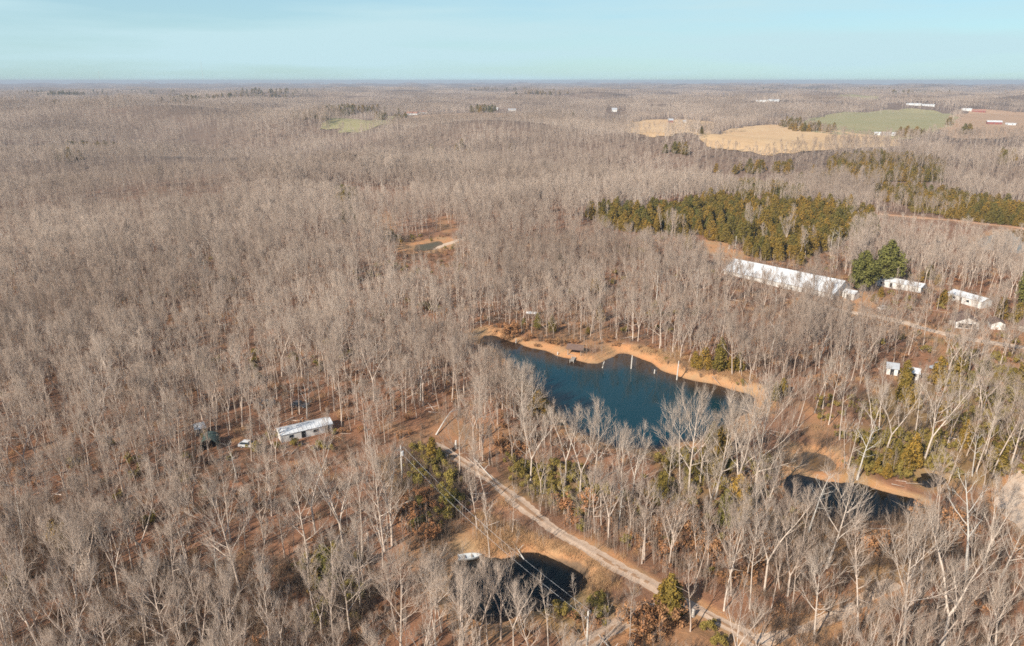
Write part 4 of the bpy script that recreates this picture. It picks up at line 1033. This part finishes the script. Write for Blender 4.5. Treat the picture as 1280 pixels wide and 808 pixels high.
far_house(967, 127, 12, 14, 5, 7, M_white, M_white, 'far bright white long shed, right of two', 'barn', 0)
far_house(1142, 132, 14, 14, 5, 7, M_white, M_white, 'far white long shed beyond the green field, left one', 'barn', 0)
far_house(1160, 133, 12, 14, 5, 7, M_white, M_white, 'far white long shed beyond the green field, right one', 'barn', 0)
far_house(1208, 139, 9, 12, 5, 8, M_wall, M_white, 'white house left of the distant red roofed barn', tilt=0)
far_house(1223, 141, 12, 12, 5, 9, M_redwall, M_orangeroof, 'distant red roofed barn on the far right pasture', 'barn', 0)
far_house(1243, 156, 13, 14, 4.5, 7, M_redwall, M_white, 'red barn with white metal roof on the right pasture', 'barn', 8)
far_house(1263, 157, 9, 6, 3, 4, M_white, M_white, 'low white trailer right of the red barn', 'barn', -4, 2)
far_house(1106, 170, 21, 8, 3.5, 5, M_white, M_white, 'long low white building at the edge of the tan pasture', 'barn', 0, 5)
far_house(171, 114.5, 3.5, 12, 6, 9, M_white, M_white, 'lone white house in the far left woods', tilt=0, nwin=1)
# radio masts on the skyline
for px, top, base, lb in ((125, 90, 106, 'thin radio mast on the left skyline, leftmost'), (254, 80, 106, 'taller thin radio mast on the left skyline')):
    D = 7500.; a = (px - 640) / (FPX * math.cos(PITCH) + 303 * math.sin(PITCH)); y = D; x = a * D; z = float(T(x, y)); h = CAM_H - z + (101 - top) / FPX * D
    o = empty('radio_mast', (x, y, z))
    for k in range(3):
        w = 2 * math.pi * k / 3; MB().tube([(1.6 * math.cos(w), 1.6 * math.sin(w), 0), (.8 * math.cos(w), .8 * math.sin(w), h)], .28, 4).build('mast_leg', M_steel, o)
    MB().tube([(0, 0, h * .98), (0, 0, h * 1.04)], .2, 5).build('antenna', M_steel, o)
    tag(o, lb, 'radio mast', 'radio masts')

# ------------------------------------------------------------------ planting
ORD = ['first', 'second', 'third', 'fourth', 'fifth', 'sixth', 'seventh', 'eighth', 'ninth', 'tenth', 'eleventh', 'twelfth', 'thirteenth', 'fourteenth', 'fifteenth', 'sixteenth', 'seventeenth', 'eighteenth', 'nineteenth', 'twentieth'] + ['twenty-' + w for w in ('first', 'second', 'third', 'fourth', 'fifth', 'sixth', 'seventh', 'eighth', 'ninth')] + ['thirtieth'] + ['thirty-' + w for w in ('first', 'second', 'third', 'fourth', 'fifth', 'sixth', 'seventh', 'eighth', 'ninth')]
MARKS = [('the white trailer', 383, 538), ('the green tarpaulin shed', 262, 552), ('the bottom left corner', 60, 770), ('the left edge', 15, 590), ('the transformer pole', 503, 585), ('the beached boat', 585, 692),
         ('the dark bottom pond', 650, 730), ('the sandy track', 770, 780), ('the teal pond', 770, 540), ('the gravel road', 735, 690), ('the gravel road end', 590, 580), ('the narrow dark pond', 1080, 625), ('the small brown pool', 1022, 580),
         ('the two pale sheds', 1128, 465), ('the sandy path', 1060, 760), ('the right edge clearing', 1262, 625), ('the bottom right corner', 1230, 780), ('the far pond bank', 760, 430), ('the dark brush', 560, 610), ('the bottom edge', 330, 780), ('the bottom edge', 470, 780)]
def relation(px, py):
    best = min(MARKS, key=lambda m: math.hypot(px - m[1], (py - m[2]) * 1.3)); dx, dy = px - best[1], py - best[2]
    if best[0] in ('the bottom left corner', 'the bottom right corner', 'the bottom edge', 'the left edge'): return 'near ' + best[0]
    return ('left of ' if dx < 0 else 'right of ') + best[0] if abs(dx) > 1.3 * abs(dy) else ('behind ' if dy < 0 else 'in front of ') + best[0]
LOOK = {'tall': 'tall slender bare tree', 'spread': 'broad crowned bare tree', 'fork': 'forked bare tree', 'thin': 'thin young bare tree', 'snag': 'dead white tree'}

def thing_tree(name, proto, x, y, z, rz, s, cat, group, lean=(0, 0)):
    o = empty(name, (x, y, z), rz); o.rotation_euler = (lean[0], lean[1], rz); o.scale = s
    for part in ('trunk', 'crown'):
        c = bpy.data.objects.new(part, proto[part]); col.objects.link(c); c.parent = o
    return tag(o, None, cat, group)

# trees one can pick out in the photograph: (base x, base y, top y, kind, turn, lean right)
HAND = [(707, 602, 506, 'fork', 0, 0), (742, 606, 506, 'spread', 1, 0), (690, 575, 508, 'thin', 1, -.12), (775, 640, 545, 'spread', 2, .05), (850, 613, 505, 'spread', 0, -.06), (860, 622, 492, 'spread', 1, .04), (907, 585, 500, 'tall', 0, 0),
        (918, 642, 498, 'fork', 1, .04), (941, 632, 478, 'spread', 2, 0), (958, 668, 560, 'fork', 2, -.1), (996, 532, 462, 'tall', 1, 0), (1018, 517, 440, 'tall', 2, 0), (1028, 512, 445, 'tall', 3, 0), (1036, 530, 440, 'tall', 4, .12), (1050, 548, 452, 'tall', 0, 0),
        (1056, 582, 505, 'thin', 0, 0), (1060, 584, 500, 'thin', 2, 0), (1072, 595, 520, 'snag', 0, .03), (1087, 557, 470, 'fork', 0, -.06), (1098, 540, 452, 'tall', 1, 0), (1106, 568, 480, 'fork', 1, .08), (1142, 566, 462, 'tall', 2, .02), (1155, 576, 458, 'fork', 2, .10),
        (1187, 598, 535, 'thin', 1, .05), (1221, 587, 500, 'tall', 3, .04), (1216, 592, 535, 'snag', 1, -.14), (1262, 586, 480, 'spread', 0, .02), (1285, 560, 470, 'spread', 1, 0), (1208, 720, 585, 'snag', 0, -.12), (1228, 706, 600, 'fork', 0, .05), (1252, 722, 640, 'spread', 2, .1),
        (1033, 712, 588, 'spread', 1, .08), (1010, 668, 580, 'snag', 1, .10), (1018, 800, 690, 'spread', 0, 0), (905, 764, 640, 'tall', 2, .02), (937, 762, 640, 'tall', 4, .03), (955, 742, 610, 'fork', 1, .02), (915, 700, 610, 'tall', 1, 0), (1245, 812, 690, 'fork', 2, -.1), (1130, 812, 650, 'spread', 1, -.05), (1175, 820, 640, 'fork', 0, 0),
        (395, 672, 548, 'fork', 1, 0), (430, 694, 560, 'fork', 2, -.10), (453, 698, 575, 'tall', 1, -.12), (481, 690, 560, 'spread', 0, 0), (490, 682, 556, 'fork', 0, .05), (506, 702, 640, 'thin', 1, 0), (404, 578, 508, 'tall', 2, 0), (217, 690, 596, 'fork', 1, 0), (386, 710, 590, 'spread', 1, -.06), (288, 676, 560, 'tall', 3, 0),
        (300, 736, 610, 'spread', 2, -.14), (55, 822, 690, 'spread', 0, -.15), (215, 826, 700, 'spread', 1, -.05), (110, 818, 705, 'fork', 1, -.06), (290, 810, 700, 'fork', 0, 0), (352, 812, 735, 'fork', 2, 0), (626, 800, 690, 'fork', 2, 0), (610, 806, 696, 'tall', 0, 0), (552, 790, 690, 'spread', 1, -.03), (578, 802, 708, 'spread', 2, 0), (600, 818, 702, 'fork', 0, 0), (642, 814, 722, 'fork', 1, 0), (590, 790, 715, 'thin', 0, 0), (500, 815, 690, 'spread', 0, 0), (545, 820, 700, 'fork', 0, .04),
        (575, 826, 720, 'fork', 2, .1), (685, 815, 715, 'thin', 1, 0), (720, 765, 718, 'thin', 0, 0), (640, 520, 450, 'tall', 1, 0), (655, 532, 462, 'spread', 1, 0), (663, 600, 510, 'fork', 1, .03), (680, 594, 540, 'thin', 2, 0), (600, 560, 470, 'tall', 3, 0), (592, 552, 480, 'fork', 2, 0),
        (594, 490, 424, 'spread', 0, 0), (614, 504, 436, 'spread', 1, 0), (628, 512, 444, 'spread', 2, 0), (643, 522, 454, 'spread', 0, 0), (606, 516, 440, 'spread', 1, 0), (622, 530, 450, 'fork', 2, 0), (580, 494, 422, 'spread', 2, 0), (600, 500, 434, 'fork', 0, 0), (635, 530, 455, 'spread', 1, 0), (662, 540, 462, 'spread', 1, 0), (598, 522, 440, 'spread', 0, 0), (652, 545, 458, 'spread', 1, 0), (725, 618, 520, 'fork', 1, .03), (790, 622, 530, 'fork', 2, 0), (832, 628, 545, 'tall', 3, 0), (875, 606, 505, 'fork', 0, .05), (893, 628, 510, 'spread', 0, .03), (926, 600, 490, 'fork', 1, 0), (679, 505, 470, 'thin', 0, 0), (705, 640, 580, 'thin', 1, 0), (735, 650, 590, 'thin', 2, 0), (763, 638, 575, 'thin', 0, 0), (752, 655, 578, 'tall', 2, 0), (800, 640, 560, 'thin', 1, 0), (812, 655, 590, 'thin', 2, 0), (868, 660, 600, 'thin', 0, 0), (885, 650, 560, 'fork', 2, 0), (675, 640, 590, 'thin', 0, 0), (640, 665, 600, 'thin', 2, 0), (612, 690, 610, 'thin', 1, 0)]
# bare trees scattered through the woods, then split: the 300 that show largest are things, the rest is one mass
bx_, by_ = scatter_bare()
hx = np.array([G(h[0], h[1]) for h in HAND])
keep = np.ones(len(bx_), bool)
for p in hx: keep &= np.hypot(bx_ - p[0], by_ - p[1]) > 3.2
bx_, by_ = bx_[keep], by_[keep]
N = len(bx_); bz_ = ground_z(bx_, by_) - .1
dist = np.hypot(bx_, by_)
wk = np.array([.52, .13, .18, .14, .03]); kk = rng.choice(5, N, p=wk); kn = ['tall', 'spread', 'fork', 'thin', 'snag']
idx = np.array([rnd.choice(BYK[kn[k]]) for k in kk]); sc = rng.normal(.82, .16, N).clip(.42, 1.2) * (1 + .12 * vnoise(bx_, by_, 45, 9) + .26 * sstep(300, 800, dist) * np.tanh(2 * vnoise(bx_, by_, 70, 10))).clip(.5, 1.35)
sc = np.where(bx_ > 0, sc, sc * 1.0); scz = sc * rng.uniform(.95, 1.06, N); scx = sc * rng.uniform(.85, 1.12, N); rot = rng.uniform(0, 6.283, N); lx = rng.normal(0, .035, N); ly = rng.normal(0, .035, N)
Hs = np.array([TREES[i]['H'] for i in idx]) * scz; ub, vb = proj(bx_, by_, bz_); ut, vt = proj(bx_, by_, bz_ + Hs)
vis = np.hypot(ub - ut, vb - vt) * ((ut > 4) & (ut < 1276) & (vt < 790) & (ub > -30) & (ub < 1310))
n_ind = 300 - len(HAND); ind = np.argsort(-vis)[:n_ind]; is_ind = np.zeros(N, bool); is_ind[ind] = True
rec = []
for i in ind:
    o = thing_tree('bare_tree', TREES[idx[i]], bx_[i], by_[i], bz_[i], rot[i], (scx[i], scx[i], scz[i]), 'tree', 'bare trees of the near woods', (lx[i], ly[i]))
    rec.append((o, kn[kk[i]], float(ub[i]), float(vb[i]), float(ut[i]), float(vt[i])))
for (px, py, ty, k, vi, ln), p in zip(HAND, hx):
    z = gz(*p) - .1; hs = np.linspace(3, 32, 600); h = hs[np.argmin(abs(proj(np.full(600, p[0]), np.full(600, p[1]), z + hs)[1] - ty))]; pr = (PALE if px > 640 else TREES)[BYK[k][vi % len(BYK[k])]]; s = h / pr['H']; w = s * rnd.uniform(.82, 1.0)
    o = thing_tree('bare_tree', pr, p[0], p[1], z, rnd.uniform(0, 6.28), (w, w, s), 'tree', 'bare trees of the near woods'); o.rotation_mode = 'XYZ'
    o.rotation_euler = (Matrix.Rotation(ln, 3, 'Y') @ Matrix.Rotation(o.rotation_euler.z, 3, 'Z')).to_euler()
    rec.append((o, k, px, py, px, ty))
groups = {}
for r in rec: groups.setdefault((LOOK[r[1]], relation(min(1275, max(5, r[2])), min(800, r[3]))), []).append(r)
for (look, rel), L in groups.items():
    L.sort(key=lambda r: r[4])
    for i, r in enumerate(L):
        r[0]['label'] = '%s %s' % (look, rel) if len(L) == 1 else '%s %s, %s from left' % (look, rel, ORD[min(i, 38)])
# everything else: one mass, with simple patches of woods out to the horizon
def far_patches():
    xs, ys, ss = [], [], []
    for cell, r0, r1, s in ((115, 2600, 8000, 1.0), (330, 8000, 15000, 1.6)):
        x, y = jitter(cell, r0, r1, 42); ok = ~pxpoly_mask(FIELDS_W, x, y) & ~plots_mask(x, y); ok &= rng.random(len(x)) < .93
        xs.append(x[ok]); ys.append(y[ok]); ss.append(np.full(ok.sum(), s))
    return np.concatenate(xs), np.concatenate(ys), np.concatenate(ss)
fx, fy, fs_ = far_patches(); fz = T(fx, fy)
r_ = ~is_ind
PT = np.vstack([np.column_stack([bx_[r_], by_[r_], bz_[r_]]), np.column_stack([fx, fy, fz])])
RO = np.vstack([np.column_stack([lx[r_], ly[r_], rot[r_]]), np.column_stack([0 * fx, 0 * fx, rng.uniform(0, 6.28, len(fx))])])
SC = np.vstack([np.column_stack([scx[r_], scx[r_], scz[r_]]), np.column_stack([fs_, fs_, .9 + .2 * rng.random(len(fx))])])
IX = np.concatenate([idx[r_], NT + rng.integers(0, 3, len(fx))])
instances('bare_woods', PT, RO, SC, IX, PROTO, 'mass of leafless grey brown woods stretching to the horizon', 'woods')

# cedars: the ones that show largest as things, far dark specks as one mass
cx, cy_ = [], []
x, y = jitter(4.1, 200, 1100); z_ = pxpoly_mask(CEDAR_ZONE, x, y) & (rng.random(len(x)) < .86 + .4 * vnoise(x, y, 16, 31)) & (road_d(x, y, [RTRACK]) > 5); x, y = x[z_], y[z_]
first = inside(CEDAR_ZONE[0], x, y)
EXTRA = [(868, 463), (899, 467), (912, 466), (922, 466), (880, 464), (968, 503), (977, 497), (672, 412), (655, 410), (690, 415), (735, 418), (750, 400), (700, 505), (668, 512), (672, 520), (680, 518), (1140, 510), (1131, 480), (1128, 502), (1180, 520), (1192, 488), (1228, 470), (1245, 476), (1264, 482), (1278, 488), (1215, 480), (1172, 480),
         (890, 560), (900, 575), (880, 590), (895, 600), (815, 625), (825, 632), (1160, 350), (1172, 356), (1150, 352), (1135, 348), (1178, 382), (1100, 372), (1092, 376), (1250, 400), (1270, 405), (1240, 505), (1205, 560), (1245, 590), (1110, 580), (1120, 575), (1095, 590), (1130, 585), (1140, 580), (1108, 596), (1150, 590), (1080, 580), (920, 650), (905, 660), (440, 270), (432, 280), (420, 285), (445, 282), (490, 300), (500, 303), (484, 302), (700, 330), (860, 312), (975, 326), (985, 320), (835, 775), (842, 768), (828, 770), (540, 575), (550, 580), (400, 725), (408, 735), (395, 740), (70, 680), (85, 690), (745, 365), (870, 395), (1000, 330)]
ex = np.array([G(a, b) for a, b in EXTRA])
AX = np.concatenate([ex[:, 0], x]); AY = np.concatenate([ex[:, 1], y]); isx = np.arange(len(AX)) < len(ex)
okc = (pond_d(AX, AY) > 1.2); AX, AY, isx = AX[okc], AY[okc], isx[okc]
n = len(AX); es = (.45 + 1.15 * rng.beta(2.2, 2.0, n)) * np.where(isx, rng.uniform(.55, .95, n), 1); ei = rng.integers(0, 6, n); er_ = rng.uniform(0, 6.28, n); ez = ground_z(AX, AY) - .05
u_, v_ = proj(AX, AY, ez); size = es / np.hypot(AX, AY) * ((u_ > -5) & (u_ < 1285)); order = np.argsort(-size)
DARK = []
for px, py, cnt, spx, spy in ((500, 152, 12, 8, 1.5), (480, 150, 8, 8, 1), (390, 147, 26, 22, 2.5), (430, 144, 26, 40, 2.5), (240, 128, 22, 18, 1.6), (70, 134, 10, 6, .8), (120, 190, 60, 26, 2.0), (85, 199, 36, 14, 2.5), (440, 140, 50, 30, 2), (240, 126, 40, 30, 1.6), (90, 120, 40, 40, 1.0), (620, 113, 40, 60, 1.0), (330, 122, 30, 50, 1.2), (600, 140, 18, 16, 2), (990, 158, 14, 14, 2.5), (1020, 164, 22, 20, 2.2), (1090, 112, 60, 80, 1.3), (1000, 113, 40, 60, 1.2), (1150, 117, 30, 40, 1),
                            (1185, 157, 3, 2, 1), (1208, 167, 6, 4, 1), (1140, 170, 14, 14, 2), (850, 192, 12, 12, 3), (875, 165, 8, 10, 2), (430, 258, 16, 10, 8), (60, 118, 30, 30, 1), (170, 117, 20, 40, 1.2), (330, 116, 40, 60, 1.5), (680, 118, 20, 25, 1), (1060, 230, 20, 50, 4), (960, 215, 24, 40, 3), (1260, 200, 10, 20, 8), (690, 150, 14, 20, 2), (760, 160, 6, 30, 4), (560, 190, 6, 60, 8)):  # cluster left of the sandy clearing stands in for shadowed bare trees
    for _ in range(cnt): DARK.append(Gt(px + rnd.gauss(0, spx * .6), py + rnd.gauss(0, spy * .6)))
DARK = np.array(DARK)
MARKC = [('the long white barn', 985, 345), ('the two big pines', 1090, 340), ('the right mobile home', 1205, 378), ('the cedar stand top', 900, 258), ('the cedar stand\'s left end', 755, 272), ('the cedar stand\'s right end', 1085, 280), ('the cedar stand\'s middle', 930, 285), ('the gap right of the cedar stand\'s middle', 1010, 290), ('the big cedar stand\'s top edge', 1000, 262), ('the bare patch behind the barn', 890, 308), ('the far pond bank', 880, 462), ('the two pale sheds', 1128, 465), ('the narrow dark pond', 1080, 600), ('the right edge', 1270, 490), ('the teal pond', 770, 540), ('the orange track', 1180, 262), ('the gravel road', 735, 690), ('the sandy clearing', 530, 305)]
crec = []
for i in order[:290]:
    o = thing_tree('cedar_tree', EVER[ei[i]], AX[i], AY[i], ez[i], er_[i], (es[i] * rnd.uniform(.9, 1.15), es[i], es[i] * rnd.uniform(.85, 1.2)), 'tree', 'cedar trees'); crec.append((o, float(u_[i]), float(v_[i]), es[i]))
gr = {}
for r in crec:
    b = min(MARKC, key=lambda m: math.hypot(r[1] - m[1], (r[2] - m[2]) * 1.6)); dx, dy = r[1] - b[1], r[2] - b[2]
    rel = ('left of ' if dx < 0 else 'right of ') if abs(dx) > 1.5 * abs(dy) else ('behind ' if dy < 0 else 'in front of ')
    gr.setdefault((('small' if r[3] < .62 else 'tall' if r[3] > .98 else 'mid-sized') + ' cedar ' + rel + b[0]), []).append(r)
for k, L in gr.items():
    L.sort(key=lambda r: r[1])
    for i, r in enumerate(L): r[0]['label'] = k if len(L) == 1 else '%s, %s from left' % (k, ORD[min(i, 38)])
rest = order[290:]
dz_ = T(DARK[:, 0], DARK[:, 1]) - .3; ds = rng.uniform(.9, 1.25, len(DARK)) * (1.35 + .65 * sstep(900, 2200, np.hypot(DARK[:, 0], DARK[:, 1])))
PT = np.vstack([np.column_stack([AX[rest], AY[rest], ez[rest]]), np.column_stack([DARK, dz_])])
SC = np.concatenate([es[rest], ds]); n = len(SC)
instances('evergreen_woods', PT, np.column_stack([np.zeros(n), np.zeros(n), rng.uniform(0, 6.28, n)]), np.column_stack([SC * 1.15, SC * 1.15, SC]), rng.integers(0, 6, n), EVERG, 'dark evergreens dotted through the distant woods', 'woods')
for (px, py, ty, k, lb) in ((1076, 364, 312, 0, 'left and nearer of two big round green pines by the barn'), (1107, 356, 299, 1, 'right and taller of two big round green pines by the barn'), (1285, 385, 330, 0, 'dark green pine cut by the right edge above the shed')):
    c = G(px, py); z = gz(*c); hs = np.linspace(3, 32, 600); h = hs[np.argmin(abs(proj(np.full(600, c[0]), np.full(600, c[1]), z + hs)[1] - ty))]; s = h / PINES[k]['H']
    tag(thing_tree('pine_tree', PINES[k], c[0], c[1], z - .1, px, (s, s, s), 'tree', 'big pines'), lb)

# undergrowth: uncountable brush, saplings, withered and green shrubs, tufts of dry grass
def undergrowth():
    X, Y, I, S = [], [], [], []
    def put(x, y, kind, s0, s1): X.extend(x); Y.extend(y); I.extend(rnd.choices(BI[kind], k=len(x))); S.extend(rng.uniform(s0, s1, len(x)))
    pdn = lambda x, y: pond_d(x, y)
    x, y = jitter(2.5, 62, 420); ok = (pdn(x, y) > 2.0) & (road_d(x, y, [ROAD, TRACK]) > 2.4) & (road_d(x, y, [BROAD, PATH3, PATH4]) > 3) & (road_d(x, y, [RTRACK]) > 6)
    for pg, st in BARE: ok &= ~(inside(pg, x, y) & (rng.random(len(x)) < st * .8))
    x, y = x[ok], y[ok]; f = rng.random(len(x)); a = vnoise(x, y, 14, 21); b = vnoise(x, y, 17, 22); right = sstep(-30, 20, x)
    put(x[f < .26], y[f < .26], 'twiggy', .5, 1.15)
    s = (f >= .26) & (f < .36 + .08 * right); put(x[s], y[s], 'pole', .5, 1.1)
    s = (f >= .44) & (f < .56) & (a > -.2); put(x[s], y[s], 'rust', .35, .85)
    s = (f >= .56) & (f < .64) & (b > .35); put(x[s], y[s], 'green', .5, 1.2)
    s = (f >= .7) & (f < .78); put(x[s], y[s], 'grass', .8, 1.6)
    s = (f >= .8) & (f < .815); put(x[s], y[s], 'log', .6, 1.2)
    s = (f >= .82) & (f < .90) & (x < 10) & (vnoise(x, y, 12, 33) > 0); put(x[s], y[s], 'twiggy', .7, 1.3)
    for px, py, k in ((822, 778, 5), (808, 788, 4), (1180, 668, 5), (1100, 690, 4), (520, 640, 5), (720, 640, 4), (640, 560, 4), (880, 690, 5), (1040, 480, 4), (640, 415, 4)):
        q = G(px, py); put(q[0] + rng.normal(0, 2, k), q[1] + rng.normal(0, 2, k), 'rust', 1.0, 2.0)
    # denser thickets seen in the photograph: (outline, kind, spacing, size)
    for pg, kind, cell, s0, s1 in (([(505, 560), (545, 560), (590, 605), (585, 640), (555, 690), (510, 690), (490, 630)], 'twiggy', 1.6, .7, 1.3), ([(505, 565), (545, 562), (590, 605), (560, 670), (520, 660)], 'green', 3.2, .8, 1.6), ([(510, 590), (560, 620), (540, 680), (500, 660)], 'rust', 2.4, .7, 1.2),
                                   ([(630, 575), (720, 585), (760, 615), (720, 640), (660, 625)], 'green', 2.4, .8, 1.4), ([(620, 600), (780, 650), (900, 720), (870, 745), (740, 680), (640, 620)], 'pole', 1.9, .45, .85), ([(700, 610), (960, 640), (960, 740), (880, 730), (760, 660)], 'rust', 2.4, .5, .9), ([(700, 610), (960, 640), (960, 740), (880, 730), (760, 660)], 'twiggy', 1.9, .6, 1.1),
                                   ([(590, 640), (640, 655), (720, 690), (780, 730), (760, 745), (700, 700), (600, 690)], 'grass', 1.1, .8, 1.5), ([(560, 640), (650, 650), (740, 700), (690, 690), (580, 690)], 'pole', 2.6, .4, .8), ([(1070, 540), (1170, 540), (1200, 600), (1140, 600), (1060, 590)], 'green', 2.2, .7, 1.3), ([(960, 640), (1250, 640), (1290, 830), (930, 830)], 'twiggy', 2.0, .6, 1.3), ([(960, 640), (1250, 640), (1290, 830), (930, 830)], 'pole', 4.5, .5, .9),
                                   ([(820, 560), (960, 580), (960, 640), (820, 630)], 'green', 3.2, .8, 1.5), ([(700, 770), (830, 755), (850, 800), (720, 830)], 'rust', 2.6, .5, 1.0), ([(675, 740), (760, 735), (790, 760), (700, 800)], 'green', 3.2, .6, 1.2), ([(0, 620), (120, 640), (140, 720), (0, 730)], 'twiggy', 1.5, .8, 1.5), ([(380, 680), (460, 690), (480, 790), (380, 790)], 'twiggy', 1.7, .7, 1.4), ([(90, 560), (330, 590), (420, 640), (120, 650)], 'twiggy', 2.6, .6, 1.2), ([(0, 720), (430, 700), (480, 860), (0, 860)], 'twiggy', 1.6, .7, 1.5), ([(370, 690), (450, 690), (450, 800), (380, 800)], 'green', 3.6, .8, 1.6),
                                   ([(600, 405), (640, 405), (720, 430), (690, 436), (630, 420)], 'rust', 3.0, .6, 1.0), ([(600, 395), (700, 400), (760, 425), (690, 430), (620, 415)], 'twiggy', 2.4, .5, 1.0), ([(780, 430), (860, 450), (950, 475), (930, 480), (850, 462)], 'grass', 1.6, .8, 1.5), ([(640, 480), (690, 500), (690, 560), (650, 560)], 'twiggy', 2.0, .6, 1.2), ([(1180, 440), (1290, 450), (1290, 600), (1190, 560)], 'green', 3.0, .6, 1.2), ([(1000, 500), (1110, 500), (1120, 560), (1050, 560)], 'green', 4.0, .5, 1.0), ([(1140, 250), (1290, 262), (1290, 272), (1140, 262)], 'green', 4.0, .8, 1.4)):
        P = poly(pg); xx, yy = jitter(cell, max(60, np.hypot(P[:, 0], P[:, 1]).min() - 5), np.hypot(P[:, 0], P[:, 1]).max() + 5, 46)
        m = inside(P, xx, yy); xx, yy = xx[m], yy[m]; m = (pond_d(xx, yy) > 1.0) & (road_d(xx, yy, [ROAD, TRACK]) > 2.3) & (rng.random(len(xx)) < .8); put(xx[m], yy[m], kind, s0, s1)
    X, Y = np.array(X), np.array(Y); n = len(X); S = np.array(S)
    instances('undergrowth', np.column_stack([X, Y, ground_z(X, Y) - .03]), np.column_stack([rng.normal(0, .05, n), rng.normal(0, .05, n), rng.uniform(0, 6.28, n)]), np.column_stack([S, S, S * rng.uniform(.8, 1.2, n)]), np.array(I), BRUSH, 'tangled brush, saplings and dry shrubs of the forest floor', 'undergrowth')
    return n
NU = undergrowth()
print('COUNTS bare', N + len(HAND), 'far', len(fx), 'cedar', len(AX), 'brush', NU, 'tris/tree', [len(t['whole'].polygons) for t in TREES])

# ------------------------------------------------------------------ haze: thin even air round the whole scene
def haze(density):
    o = MB().box(-21000, 21000, -21000, 21000, -80, CAM_H + 9).build('haze', None)
    o.data.materials.clear(); m = bpy.data.materials.new('haze'); m.use_nodes = True; nt = m.node_tree; nt.nodes.clear()
    out = nt.nodes.new('ShaderNodeOutputMaterial'); pv = nt.nodes.new('ShaderNodeVolumePrincipled'); pv.inputs['Color'].default_value = (.60, .66, .77, 1); pv.inputs['Density'].default_value = density; pv.inputs['Anisotropy'].default_value = .0
    nt.links.new(pv.outputs[0], out.inputs['Volume']); o.data.materials.append(m); tag(o, 'thin pale haze over the distant woods', kind='stuff')
HAZE = True
if HAZE: haze(1.1e-4)
